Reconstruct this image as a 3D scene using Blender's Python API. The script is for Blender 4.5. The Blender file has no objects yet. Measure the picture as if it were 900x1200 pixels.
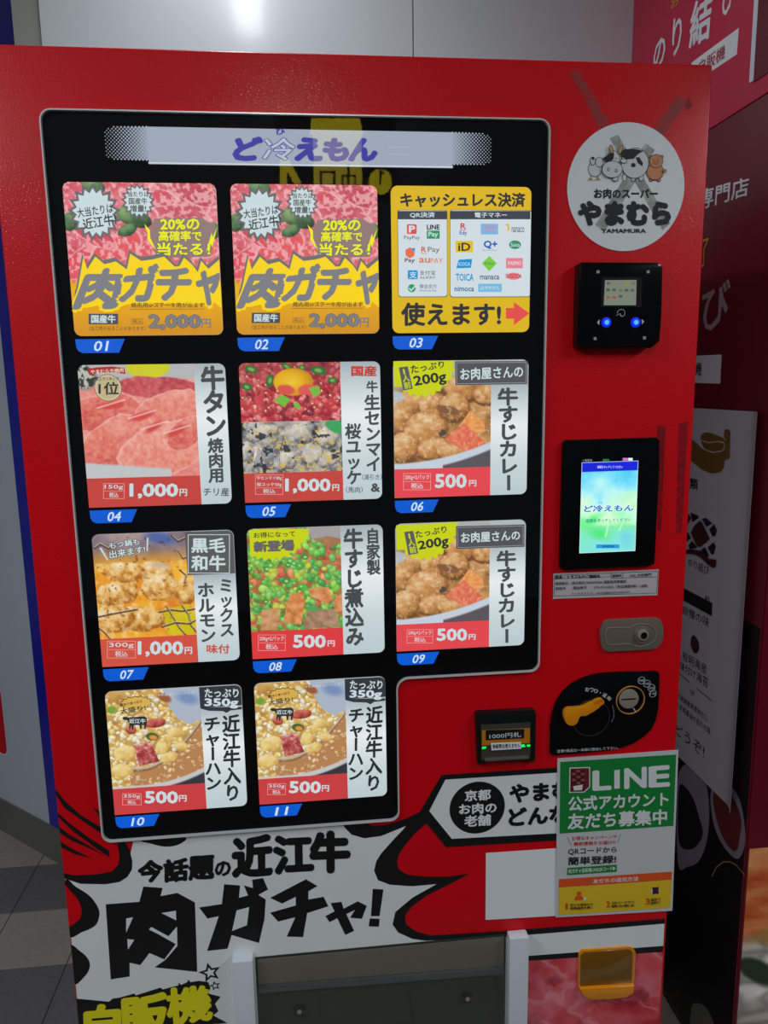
import bpy, bmesh, math, random
import numpy as np
from mathutils import Vector, Matrix

SC = bpy.context.scene
COL = SC.collection

# ------------------------------------------------------------------ camera
RW = np.array([[0.9942712497577275, -0.10570899409047078, -0.015820571215590492],
               [-0.03332510659569596, -0.16594507900049932, -0.985571746767278],
               [0.10155845201455298, 0.9804528746063723, -0.16851718458516002]])
CAM = np.array([0.41274929, -1.14078479, 1.37315577])
FPX = 874.692
cd = bpy.data.cameras.new('camera')
cam = bpy.data.objects.new('camera', cd); COL.objects.link(cam)
cd.sensor_fit = 'VERTICAL'; cd.sensor_height = 36.0; cd.lens = FPX / 1200 * 36.0
cd.clip_start = 0.02
m3 = Matrix((tuple(RW[0]), tuple(-RW[1]), tuple(-RW[2]))).transposed()
cam.matrix_world = Matrix.Translation(Vector(CAM)) @ m3.to_4x4()
SC.camera = cam

# ------------------------------------------------------------------ view, world, lights
SC.view_settings.view_transform = 'Standard'
SC.view_settings.look = 'None'
SC.view_settings.exposure = 0.0
SC.view_settings.gamma = 1.0
w = bpy.data.worlds.new('concourse'); SC.world = w; w.use_nodes = True
bg = w.node_tree.nodes['Background']
bg.inputs[0].default_value = (0.62, 0.68, 0.75, 1); bg.inputs[1].default_value = 0.10

def area(name, loc, sx, sy, power, color=(0.93, 0.97, 1.0)):
    l = bpy.data.lights.new(name, 'AREA'); l.shape = 'RECTANGLE'; l.size = sx; l.size_y = sy
    l.energy = power; l.color = color
    o = bpy.data.objects.new(name, l); COL.objects.link(o); o.location = loc
    return o
# fluorescent rows under the ceiling, running front to back (first two seen as streaks on the glossy faces)
area('ceiling_or_fill_light', (0.27, 0.52, 2.6), 0.09, 1.20, 6.5)
area('ceiling_or_fill_light', (0.30, -2.24, 2.6), 0.09, 0.55, 18)
area('ceiling_or_fill_light', (-1.10, -1.20, 2.5), 0.09, 1.20, 25)  # unseen side lamp added to brighten the upper door, clear of its reflections
area('ceiling_or_fill_light', (2.45, -1.20, 2.5), 0.09, 1.20, 27)  # matching added lamp on the right

# ------------------------------------------------------------------ helpers
def lin(c):
    c = np.asarray(c, float) / 255.0
    return np.where(c <= 0.04045, c / 12.92, ((c + 0.055) / 1.055) ** 2.4)
MATS = {}
def paint(name, rgb, rough=0.5, metal=0.0, coat=0.0, bump=0.0, bscale=300.0, grain=0.0, gscale=40.0, spec=0.5):
    if name in MATS: return MATS[name]
    m = bpy.data.materials.new(name); m.use_nodes = True; nt = m.node_tree
    b = nt.nodes['Principled BSDF']
    c = tuple(lin(rgb)) + (1,)
    b.inputs['Base Color'].default_value = c
    b.inputs['Roughness'].default_value = rough
    b.inputs['Metallic'].default_value = metal
    b.inputs['Coat Weight'].default_value = coat
    b.inputs['Coat Roughness'].default_value = 0.10
    b.inputs['Specular IOR Level'].default_value = spec
    tc = nt.nodes.new('ShaderNodeTexCoord')
    if grain > 0:
        n = nt.nodes.new('ShaderNodeTexNoise'); n.inputs['Scale'].default_value = gscale; n.inputs['Detail'].default_value = 6
        nt.links.new(tc.outputs['Object'], n.inputs['Vector'])
        mx = nt.nodes.new('ShaderNodeMix'); mx.data_type = 'RGBA'
        mx.inputs['A'].default_value = tuple(x * (1 - grain) for x in c[:3]) + (1,)
        mx.inputs['B'].default_value = tuple(min(1, x * (1 + grain)) for x in c[:3]) + (1,)
        nt.links.new(n.outputs['Fac'], mx.inputs['Factor']); nt.links.new(mx.outputs['Result'], b.inputs['Base Color'])
    if bump > 0:
        n = nt.nodes.new('ShaderNodeTexNoise'); n.inputs['Scale'].default_value = bscale; n.inputs['Detail'].default_value = 2
        nt.links.new(tc.outputs['Object'], n.inputs['Vector'])
        bp = nt.nodes.new('ShaderNodeBump'); bp.inputs['Strength'].default_value = bump; bp.inputs['Distance'].default_value = 0.001
        nt.links.new(n.outputs['Fac'], bp.inputs['Height']); nt.links.new(bp.outputs['Normal'], b.inputs['Normal'])
        if coat: nt.links.new(bp.outputs['Normal'], b.inputs['Coat Normal'])
    MATS[name] = m
    return m
BACKLIT = 0.90
def lit(rgb, s=None, sheen=0.0):
    """Backlit translucent print: gives off its own colour."""
    name = 'backlit_%02x%02x%02x_%s' % (int(rgb[0]), int(rgb[1]), int(rgb[2]), s)
    if name in MATS: return MATS[name]
    m = bpy.data.materials.new(name); m.use_nodes = True; nt = m.node_tree
    b = nt.nodes['Principled BSDF']; c = tuple(lin(rgb)) + (1,)
    b.inputs['Base Color'].default_value = tuple(0.15 * x for x in c[:3]) + (1,)
    b.inputs['Roughness'].default_value = 0.5
    b.inputs['Emission Color'].default_value = c
    b.inputs['Emission Strength'].default_value = BACKLIT if s is None else s
    MATS[name] = m
    return m
def vcol_mat(name, emit):
    if name in MATS: return MATS[name]
    m = bpy.data.materials.new(name); m.use_nodes = True; nt = m.node_tree
    b = nt.nodes['Principled BSDF']
    a = nt.nodes.new('ShaderNodeAttribute'); a.attribute_name = 'print'
    b.inputs['Roughness'].default_value = 0.45
    if emit > 0:
        sc = nt.nodes.new('ShaderNodeVectorMath'); sc.operation = 'SCALE'; sc.inputs['Scale'].default_value = 0.15
        nt.links.new(a.outputs['Color'], sc.inputs[0]); nt.links.new(sc.outputs[0], b.inputs['Base Color'])
        nt.links.new(a.outputs['Color'], b.inputs['Emission Color']); b.inputs['Emission Strength'].default_value = emit
    else:
        nt.links.new(a.outputs['Color'], b.inputs['Base Color'])
    MATS[name] = m
    return m

def tag(o, label=None, cat=None, group=None, kind=None):
    if label: o['label'] = label
    if cat: o['category'] = cat
    if group: o['group'] = group
    if kind: o['kind'] = kind
    return o
def thing(name, label, cat, loc, group=None):
    o = bpy.data.objects.new(name, None); COL.objects.link(o); o.location = loc; o.empty_display_size = 0.05
    return tag(o, label, cat, group)
def root_loc(o):
    v = Vector((0, 0, 0))
    while o is not None: v += Vector(o.location); o = o.parent
    return v
def link(name, me, parent=None):
    """links a mesh written in world coordinates under its parent"""
    o = bpy.data.objects.new(name, me); COL.objects.link(o)
    if parent is not None:
        me.transform(Matrix.Translation(-root_loc(parent))); o.parent = parent
    return o
def from_bm(name, bm, mats, parent=None, smooth=False):
    me = bpy.data.meshes.new(name)
    bmesh.ops.recalc_face_normals(bm, faces=bm.faces)
    bm.to_mesh(me); bm.free()
    for m in (mats if isinstance(mats, (list, tuple)) else [mats]): me.materials.append(m)
    if smooth:
        me.polygons.foreach_set('use_smooth', [True] * len(me.polygons)); me.set_sharp_from_angle(angle=math.radians(35))
    return link(name, me, parent)
def box(name, a, b, mat, parent=None, bevel=0.0, seg=2):
    bm = bmesh.new(); bmesh.ops.create_cube(bm, size=1.0)
    for v in bm.verts:
        v.co = Vector([(a[i] + b[i]) / 2 + v.co[i] * (b[i] - a[i]) for i in range(3)])
    if bevel > 0: bmesh.ops.bevel(bm, geom=bm.edges[:], offset=bevel, segments=seg, profile=0.6, affect='EDGES')
    return from_bm(name, bm, mat, parent, smooth=bevel > 0)

class Frame:
    """a flat face in the place: origin, right, up and outward normal"""
    def __init__(s, o, a, b, n): s.o, s.a, s.b, s.n = [Vector(x) for x in (o, a, b, n)]
    def p(s, q, h=0.0): return s.o + s.a * q[0] + s.b * q[1] + s.n * h
FRONT = Frame((0, 0, 0), (1, 0, 0), (0, 0, 1), (0, -1, 0))
SIDE_X = 1.27
SIDE = Frame((SIDE_X, 0, 0), (0, -1, 0), (0, 0, 1), (-1, 0, 0))
def sight(px, py): return RW.T @ np.array([(px - 450) / FPX, (py - 600) / FPX, 1.0])
def F(px, py):
    """measured photograph point -> metres on the machine's front face (x, z)"""
    d = sight(px, py); t = -CAM[1] / d[1]; q = CAM + t * d
    return (q[0], q[2])
def S(px, py):
    d = sight(px, py); t = (SIDE_X - CAM[0]) / d[0]; q = CAM + t * d
    return (-q[1], q[2])
def crop(x0, y0, s, fn=F):
    return lambda u, v: fn(x0 + u / s, y0 + v / s)

def rounded(x0, z0, x1, z1, r, corners=(1, 1, 1, 1), n=5):
    """outline, corners in order TL TR BR BL; z0 top"""
    pts = []
    for (cx, cz, a0, on) in ((x0 + r, z0 - r, 180, corners[0]), (x1 - r, z0 - r, 90, corners[1]), (x1 - r, z1 + r, 0, corners[2]), (x0 + r, z1 + r, -90, corners[3])):
        if on:
            for k in range(n + 1):
                t = math.radians(a0 - 90 * k / n); pts.append((cx + r * math.cos(t), cz + r * math.sin(t)))
        else:
            pts.append({180: (x0, z0), 90: (x1, z0), 0: (x1, z1), -90: (x0, z1)}[a0])
    return pts
def circ(cx, cz, r, n=28, rz=None, rot=0.0):
    rz = r if rz is None else rz
    out = []
    for k in range(n):
        t = 2 * math.pi * k / n; a, b = r * math.cos(t), rz * math.sin(t)
        out.append((cx + a * math.cos(rot) - b * math.sin(rot), cz + a * math.sin(rot) + b * math.cos(rot)))
    return out
def plate(name, pts, h0, h1, mat, parent=None, fr=FRONT, bevel=0.0):
    """solid slab with the given outline, from height h0 to h1 above the face"""
    bm = bmesh.new()
    f = bm.faces.new([bm.verts.new(fr.p(q, h0)) for q in pts])
    r = bmesh.ops.extrude_face_region(bm, geom=[f])
    vs = [e for e in r['geom'] if isinstance(e, bmesh.types.BMVert)]
    for v in vs: v.co += fr.n * (h1 - h0)
    if bevel > 0:
        es = [e for e in bm.edges if all(v in vs for v in e.verts)]
        bmesh.ops.bevel(bm, geom=es, offset=bevel, segments=2, profile=0.6, affect='EDGES')
    return from_bm(name, bm, mat, parent, smooth=bevel > 0)
def ring(name, outer, inner, h0, h1, mat, parent=None, fr=FRONT):
    bm = bmesh.new(); n = len(outer)
    A = [bm.verts.new(fr.p(q, h0)) for q in outer]; B = [bm.verts.new(fr.p(q, h1)) for q in outer]
    C = [bm.verts.new(fr.p(q, h1)) for q in inner]; D = [bm.verts.new(fr.p(q, h0)) for q in inner]
    for i in range(n):
        j = (i + 1) % n
        for X, Y in ((A, B), (B, C), (C, D), (D, A)): bm.faces.new((X[i], X[j], Y[j], Y[i]))
    return from_bm(name, bm, mat, parent)
def inset(pts, d):
    """offset a clockwise outline inwards"""
    n = len(pts); out = []
    for i in range(n):
        p0, p1, p2 = [Vector(pts[(i + k) % n]) for k in (-1, 0, 1)]
        e1 = (p1 - p0).normalized(); e2 = (p2 - p1).normalized()
        n1 = Vector((e1.y, -e1.x)); n2 = Vector((e2.y, -e2.x)); m = (n1 + n2)
        m = m / max(0.35, m.length_squared) * 2
        q = p1 + m * d; out.append((q.x, q.y))
    return out

# ---- lettering
_glyphs = {}
def glyphs(s, off):
    k = (s, off)
    if k not in _glyphs:
        c = bpy.data.curves.new('t', 'FONT'); c.body = s; c.resolution_u = 2; c.offset = off
        o = bpy.data.objects.new('t', c); COL.objects.link(o)
        bpy.context.view_layer.update()
        me = bpy.data.meshes.new_from_object(o.evaluated_get(bpy.context.evaluated_depsgraph_get()))
        v = np.empty(len(me.vertices) * 3); me.vertices.foreach_get('co', v); v = v.reshape(-1, 3)[:, :2]
        f = [tuple(p.vertices) for p in me.polygons]
        bpy.data.objects.remove(o); bpy.data.curves.remove(c); bpy.data.meshes.remove(me)
        _glyphs[k] = (v, f)
    return _glyphs[k]
class Ink:
    """flat print collected into one mesh; every layer lies a hair above the last"""
    def __init__(s, m=None, h=0.0, fr=FRONT, step=0.00012, xmin=None):
        m = m or (lambda u, v: (u, v)); s.m = m if xmin is None else (lambda u, v: (max(xmin, m(u, v)[0]), m(u, v)[1])); s.h = h; s.fr = fr; s.step = step
        s.v = []; s.f = []; s.mi = []; s.mats = []; s.clip = None
    def _c(s, q):
        if s.clip is None: return q
        c = s.clip; return (min(max(q[0], c[0]), c[1]), min(max(q[1], c[2]), c[3]))
    def _mat(s, mat):
        if mat not in s.mats: s.mats.append(mat)
        return s.mats.index(mat)
    def up(s, k=1): s.h += s.step * k; return s
    def raw(s, pts, mat):
        b = len(s.v); s.v += [s.fr.p(s._c(q), s.h) for q in pts]; s.f.append(tuple(range(b, b + len(pts)))); s.mi.append(s._mat(mat))
    def poly(s, pts, mat): s.up(); s.raw([s.m(*q) for q in pts], mat)
    def rect(s, x0, y0, x1, y1, mat): s.poly([(x0, y0), (x1, y0), (x1, y1), (x0, y1)], mat)
    def rrect(s, x0, y0, x1, y1, r, mat):
        a = s.m(x0, y0); b = s.m(x1, y1); s.up(); s.raw(rounded(a[0], a[1], b[0], b[1], r), mat)
    def line(s, pts, wd, mat):
        s.up(0.5)
        P = [Vector(s.m(*q)) for q in pts]
        for a, b in zip(P[:-1], P[1:]):
            d = (b - a); n = Vector((-d.y, d.x)).normalized() * wd / 2; e = d.normalized() * wd * 0.25
            s.raw([tuple(a + n - e), tuple(b + n + e), tuple(b - n + e), tuple(a - n - e)], mat)
    def frame(s, x0, y0, x1, y1, wd, mat): s.line([(x0, y0), (x1, y0), (x1, y1), (x0, y1), (x0, y0)], wd, mat)
    def disc(s, x, y, r, mat, n=24, ry=None, rot=0.0):
        """radius in metres"""
        c = s.m(x, y); s.up(); s.raw(circ(c[0], c[1], r, n, ry, rot), mat)
    def burst(s, x, y, r, mat, n=16, k=0.72, ry=None, rot=0.0):
        c = s.m(x, y); s.up(); ry = ry or r; pts = []
        for i in range(2 * n):
            t = rot + math.pi * i / n; q = 1.0 if i % 2 == 0 else k
            pts.append((c[0] + r * q * math.cos(t), c[1] + ry * q * math.sin(t)))
        s.raw(pts, mat)
    def _put(s, v, f, bb, quad, mat, off=0.0):
        x0, y0, x1, y1 = bb; TL, TR, BR, BL = [np.array(q) for q in quad]
        if off > 0:
            n0 = len(v); sh = [(off * math.cos(t), off * math.sin(t)) for t in [math.pi / 4 * q for q in range(8)]]
            vv = [v] + [v + np.array(d) for d in sh]; lay = np.repeat(np.arange(9), n0) * 0.000012; f = [tuple(i + n0 * q for i in g) for q in range(9) for g in f]; v = np.concatenate(vv)
        else: lay = np.zeros(len(v))
        b = len(s.v); U = ((v[:, 0] - x0) / max(1e-6, x1 - x0))[:, None]; W = ((y1 - v[:, 1]) / max(1e-6, y1 - y0))[:, None]
        P = (TL * (1 - U) + TR * U) * (1 - W) + (BL * (1 - U) + BR * U) * W
        s.v += [s.fr.p(s._c(q), s.h + e) for q, e in zip(P, lay)]
        if off > 0: s.h += 0.0001
        i = s._mat(mat)
        for g in f: s.f.append(tuple(b + k for k in g)); s.mi.append(i)
    def quad(s, bx):
        if len(bx) == 4 and not hasattr(bx[0], '__len__'): bx = [(bx[0], bx[1]), (bx[2], bx[1]), (bx[2], bx[3]), (bx[0], bx[3])]
        return [s.m(*q) for q in bx]
    def text(s, t, bx, mat, bold=0.0, edge=None):
        v0, f0 = glyphs(t, 0.0)
        if len(v0) == 0: return
        bb = (v0[:, 0].min(), v0[:, 1].min(), v0[:, 0].max(), v0[:, 1].max()); q = s.quad(bx)
        if edge:
            s.up(); s._put(v0, f0, bb, q, edge[0], edge[1])
        s.up(); s._put(v0, f0, bb, q, mat, bold * 0.75)
    def column(s, t, bx, mat, bold=0.0, edge=None):
        """vertical writing, one square cell per character"""
        TL, TR, BR, BL = [np.array(q) for q in s.quad(bx)]; n = len(t); s.up(2); hh = s.h
        for k, ch in enumerate(t):
            a, b = k / n, (k + 1) / n; s.h = hh
            q = [TL * (1 - a) + BL * a, TR * (1 - a) + BR * a, TR * (1 - b) + BR * b, TL * (1 - b) + BL * b]
            if ch in 'ー（）': q = [q[1], q[2], q[3], q[0]]; 
            bb = (0.02, -0.1, 0.98, 0.86)
            if ch in '0123456789&': bb = (0.0, -0.1, 0.6, 0.86)
            if edge:
                v, f = glyphs(ch, 0.0); s._put(v, f, bb, q, edge[0], edge[1])
            v, f = glyphs(ch, 0.0); s._put(v, f, bb, q, mat, bold * 0.75)
    def build(s, name, parent=None):
        me = bpy.data.meshes.new(name); me.from_pydata([tuple(v) for v in s.v], [], s.f)
        for m in s.mats: me.materials.append(m)
        me.polygons.foreach_set('material_index', s.mi); me.update()
        return link(name, me, parent)

# ---- printed pictures, painted cell by cell on a fine grid of vertices
def vnoise(nx, ny, sx, sy, seed):
    r = np.random.RandomState(seed); gx, gy = int(sx) + 2, int(sy) + 2
    g = r.rand(gy, gx); x = np.linspace(0, sx, nx); y = np.linspace(0, sy, ny)
    xi = np.minimum(x.astype(int), gx - 2); yi = np.minimum(y.astype(int), gy - 2); fx = x - xi; fy = y - yi
    fx = fx * fx * (3 - 2 * fx); fy = (fy * fy * (3 - 2 * fy))[:, None]
    A = g[yi][:, xi]; B = g[yi][:, xi + 1]; C = g[yi + 1][:, xi]; D = g[yi + 1][:, xi + 1]
    return (A * (1 - fx) + B * fx) * (1 - fy) + (C * (1 - fx) + D * fx) * fy
class Pic:
    def __init__(s, nx, ny, rgb):
        s.nx, s.ny = nx, ny; s.a = ny / nx
        s.U, s.V = np.meshgrid(np.linspace(0, 1, nx), np.linspace(0, s.a, ny))
        s.im = np.ones((ny, nx, 3)) * np.array(rgb, float)
    def fbm(s, k, seed, o=4):
        t = 0; amp = 1; tot = 0
        for i in range(o):
            t = t + amp * vnoise(s.nx, s.ny, k * 2 ** i, k * s.a * 2 ** i, seed + i); tot += amp; amp *= 0.55
        return t / tot
    def over(s, mask, rgb):
        mask = np.clip(mask, 0, 1)[..., None]; s.im = s.im * (1 - mask) + np.array(rgb, float) * mask
    def grade(s, t, stops):
        t = np.clip(t, 0, 1); n = len(stops) - 1; out = np.zeros(t.shape + (3,))
        xs = np.linspace(0, 1, n + 1)
        for c in range(3): out[..., c] = np.interp(t, xs, [q[c] for q in stops])
        return out
    def blend(s, mask, im):
        mask = np.clip(mask, 0, 1)[..., None]; s.im = s.im * (1 - mask) + im * mask
    def ellm(s, cx, cy, rx, ry, rot=0.0, soft=0.08, warp=0.0, seed=1):
        c, n = math.cos(rot), math.sin(rot); dx, dy = s.U - cx, s.V - cy
        d = np.sqrt(((dx * c + dy * n) / rx) ** 2 + ((-dx * n + dy * c) / ry) ** 2)
        if warp: d = d + (s.fbm(9, seed, 3) - 0.5) * warp
        return np.clip((1 - d) / soft, 0, 1), d
    def ell(s, cx, cy, rx, ry, rot, rgb, soft=0.1, warp=0.0, seed=1):
        m, d = s.ellm(cx, cy, rx, ry, rot, soft, warp, seed); s.over(m, rgb)
    def polym(s, pts):
        ins = np.zeros(s.U.shape, bool); n = len(pts)
        for i in range(n):
            (x0, y0), (x1, y1) = pts[i], pts[(i + 1) % n]
            if y0 == y1: continue
            c = ((s.V >= min(y0, y1)) & (s.V < max(y0, y1)) & (s.U < (x1 - x0) * (s.V - y0) / (y1 - y0) + x0)); ins ^= c
        return ins.astype(float)
    def lump(s, cx, cy, rx, ry, rot, dark, mid, light, seed=1, warp=0.35, tex=0.35, lightdir=(-0.35, -0.6)):
        """a rounded morsel: dark rim, body, bright upper side, mottled"""
        m, d = s.ellm(cx, cy, rx, ry, rot, 0.09, warp, seed)
        g = 0.55 + lightdir[0] * (s.U - cx) / rx * 0.5 + lightdir[1] * (s.V - cy) / ry * 0.5 - 0.35 * np.clip(d, 0, 1) ** 4
        g = g + (s.fbm(22, seed + 7, 3) - 0.5) * tex * 2
        s.blend(m, s.grade(g, [dark, mid, light]))
    def cells(s, k, seed, cols, mask=None, rim=0.35, jitter=0.9, stretch=1.0, rimcol=None):
        """packed grains: coloured cells with darker seams"""
        r = np.random.RandomState(seed); nx = int(k) + 2; ny = int(k * s.a * stretch) + 2
        best = np.full(s.U.shape, 9.0); sec = np.full(s.U.shape, 9.0); idx = np.zeros(s.U.shape, int)
        X = s.U * k + (s.fbm(k * 0.5, seed + 90, 3) - 0.5) * 1.6; Y = s.V * k * stretch + (s.fbm(k * 0.5, seed + 95, 3) - 0.5) * 1.6; X = np.clip(X, 0, nx - 1); Y = np.clip(Y, 0, ny - 1); xi = X.astype(int); yi = Y.astype(int)
        jx = r.rand(ny + 3, nx + 3); jy = r.rand(ny + 3, nx + 3); ci = r.randint(0, len(cols), (ny + 3, nx + 3))
        for dy in (-1, 0, 1):
            for dx in (-1, 0, 1):
                gx = xi + dx; gy = yi + dy; a = np.clip(gx + 1, 0, nx + 2); b = np.clip(gy + 1, 0, ny + 2)
                d = np.hypot(X - gx - 0.5 - (jx[b, a] - 0.5) * jitter, Y - gy - 0.5 - (jy[b, a] - 0.5) * jitter)
                closer = d < best; sec = np.where(closer, best, np.minimum(sec, d)); idx = np.where(closer, ci[b, a], idx); best = np.where(closer, d, best)
        C = np.array(cols, float)[idx]; e = np.clip((sec - best) / 0.45, 0, 1)[..., None]
        C = C * (1 - rim * (1 - e)) if rimcol is None else C * e + np.array(rimcol) * (1 - e)
        C = C * (1.08 - 0.25 * np.clip(best, 0, 1)[..., None])
        s.blend(np.ones(s.U.shape) if mask is None else mask, C)
    def grains(s, n, seed, cols, r0, r1, asp=0.6, mask=None, edge=0.45, hi=0.25, box=(0, 0, 1, 2)):
        """scattered rounded morsels, each with a darker rim and a bright spot"""
        r = np.random.RandomState(seed); nx, ny = s.nx, s.ny
        for k in range(n):
            cx = box[0] + r.rand() * (box[2] - box[0]); cy = box[1] + r.rand() * (min(box[3], s.a) - box[1]); R = r0 + r.rand() * (r1 - r0); ro = r.rand() * math.pi; col = np.array(cols[r.randint(len(cols))], float) * (0.92 + 0.16 * r.rand())
            i0, i1 = max(0, int((cx - R) * nx)), min(nx, int((cx + R) * nx) + 2); j0, j1 = max(0, int((cy - R) / s.a * ny)), min(ny, int((cy + R) / s.a * ny) + 2)
            if i1 <= i0 or j1 <= j0: continue
            U = s.U[j0:j1, i0:i1] - cx; V = s.V[j0:j1, i0:i1] - cy; c, q = math.cos(ro), math.sin(ro)
            d = np.sqrt(((U * c + V * q) / R) ** 2 + ((-U * q + V * c) / (R * asp)) ** 2)
            m = np.clip((1 - d) / 0.25, 0, 1)
            if mask is not None: m = m * mask[j0:j1, i0:i1]
            sh = 1 - edge * np.clip(d - 0.55, 0, 1) / 0.45 - 0.10 * np.clip(V / R, -1, 1)
            C = col * sh[..., None]; h = np.clip(1 - np.hypot(U + R * .2, V + R * .25) / (R * .45), 0, 1)[..., None] * hi; C = C * (1 - h) + 255 * h
            s.im[j0:j1, i0:i1] = s.im[j0:j1, i0:i1] * (1 - m[..., None]) + C * m[..., None]
    def seg(s, x0, y0, x1, y1, wd, rgb, a=1.0):
        dx, dy = x1 - x0, y1 - y0; t = np.clip(((s.U - x0) * dx + (s.V - y0) * dy) / (dx * dx + dy * dy), 0, 1)
        d = np.hypot(s.U - x0 - t * dx, s.V - y0 - t * dy); s.over(np.clip((wd - d) / (wd * 0.5), 0, 1) * a, rgb)
    def build(s, name, quad, h, parent, emit, fr=FRONT, cut=0.0, corners=(0, 0, 0, 0)):
        TL, TR, BR, BL = [np.array(q) for q in quad]
        U, W = np.meshgrid(np.linspace(0, 1, s.nx), np.linspace(0, 1, s.ny)); U = U.reshape(-1, 1); W = W.reshape(-1, 1)
        P = (TL * (1 - U) + TR * U) * (1 - W) + (BL * (1 - U) + BR * U) * W
        o, a, b, n = [np.array(x) for x in (fr.o, fr.a, fr.b, fr.n)]
        co = o + P[:, :1] * a + P[:, 1:] * b + n * h - np.array(root_loc(parent))
        me = bpy.data.meshes.new(name); nx, ny = s.nx, s.ny
        i = (np.arange(ny - 1)[:, None] * nx + np.arange(nx - 1)[None, :]).ravel()
        if cut > 0:
            W0 = float(np.linalg.norm(TR - TL)); cu = (s.U[:-1, :-1] + 0.5 / nx) * W0; cv = (s.V[:-1, :-1] + 0.5 / nx) * W0; H0 = float(np.linalg.norm(BL - TL)); cv = cv * H0 / (s.a * W0)
            keep = np.ones(cu.shape, bool)
            for k, (X, Y) in enumerate(((cu, cv), (W0 - cu, cv), (W0 - cu, H0 - cv), (cu, H0 - cv))):
                if corners[k]: keep &= ~((X < cut) & (Y < cut) & (np.hypot(cut - X, cut - Y) > cut))
            i = i[keep.ravel()]
        q = np.stack([i, i + nx, i + nx + 1, i + 1], 1).astype(np.int32)
        me.vertices.add(nx * ny); me.vertices.foreach_set('co', co.astype(np.float32).ravel())
        me.loops.add(q.size); me.loops.foreach_set('vertex_index', q.ravel())
        me.polygons.add(len(q)); me.polygons.foreach_set('loop_start', np.arange(0, q.size, 4, dtype=np.int32))
        me.update(calc_edges=True)
        at = me.color_attributes.new('print', 'FLOAT_COLOR', 'POINT')
        c = lin(np.clip(s.im, 0, 255)).reshape(-1, 3); c = np.concatenate([c, np.ones((len(c), 1))], 1)
        at.data.foreach_set('color', c.astype(np.float32).ravel())
        me.materials.append(vcol_mat('picture_print_%s' % emit, emit))
        ob = bpy.data.objects.new(name, me); COL.objects.link(ob); ob.parent = parent
        return ob

# ------------------------------------------------------------------ materials
RED = paint('red_vinyl', (217, 3, 20), 0.42, coat=0.16, bump=0.30, bscale=420, spec=0.2)
RED_IN = RED
WHITE_WRAP = paint('white_wrap_print', (232, 238, 238), 0.42, coat=0.25, grain=0.03, gscale=8)
BLACK_INK = paint('black_wrap_print', (14, 14, 16), 0.45)
BLACK = paint('black_plastic', (12, 12, 14), 0.35)
GLOSS_BLACK = paint('glossy_black', (9, 9, 11), 0.16, spec=0.25)
PANEL_BLACK = paint('window_black_print', (10, 9, 12), 0.5, spec=0.05)
TRIM = paint('brushed_window_trim', (225, 228, 228), 0.3, metal=0.2)
WHITE_PL = paint('white_plastic', (214, 220, 230), 0.35)
PAPER = paint('white_sticker_film', (234, 240, 246), 0.5)
INK = paint('black_print', (28, 28, 32), 0.6)
YELLOW = paint('yellow_print', (235, 225, 20), 0.5)
STEEL = paint('worn_steel', (176, 168, 158), 0.35, metal=0.45, grain=0.1, gscale=60)
DARK_STEEL = paint('dark_steel', (132, 122, 108), 0.35, metal=0.4)
AMBER = paint('amber_plastic', (236, 146, 10), 0.25, coat=0.4)
L_WHITE = lit((206, 224, 228)); L_SILVER = lit((178, 190, 195)); L_INK = lit((46, 48, 52)); L_GREY = lit((108, 106, 110))
L_RED = lit((206, 66, 66)); L_BLUE = lit((0, 92, 214)); L_NUM = lit((210, 232, 250)); L_YEL = lit((214, 214, 10)); L_ORANGE = lit((226, 156, 32)); L_PAPER = lit((228, 236, 238))
L_DARKBOX = lit((78, 78, 84)); L_TITLE = lit((72, 76, 80))
def silver_strip():
    """pale silver gradient of the title strips (runs up the strip)"""
    m = bpy.data.materials.new('silver_gradient'); m.use_nodes = True; nt = m.node_tree; b = nt.nodes['Principled BSDF']
    tc = nt.nodes.new('ShaderNodeTexCoord'); r = nt.nodes.new('ShaderNodeValToRGB'); sp = nt.nodes.new('ShaderNodeSeparateXYZ')
    nt.links.new(tc.outputs['Generated'], sp.inputs[0]); nt.links.new(sp.outputs['Z'], r.inputs['Fac'])
    cr = r.color_ramp; stops = [(0.0, (190, 208, 214)), (0.3, (205, 220, 224)), (0.62, (240, 246, 248)), (0.8, (206, 220, 224)), (1.0, (166, 178, 184))]  # near-white above the middle, greyer towards both ends
    while len(cr.elements) < len(stops): cr.elements.new(0.5)
    for e, (p, c) in zip(cr.elements, stops): e.position = p; e.color = tuple(lin(c)) + (1,)
    b.inputs['Base Color'].default_value = (0.1, 0.1, 0.1, 1)
    nt.links.new(r.outputs['Color'], b.inputs['Emission Color']); b.inputs['Emission Strength'].default_value = BACKLIT
    return m
L_STRIP = silver_strip()
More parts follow.
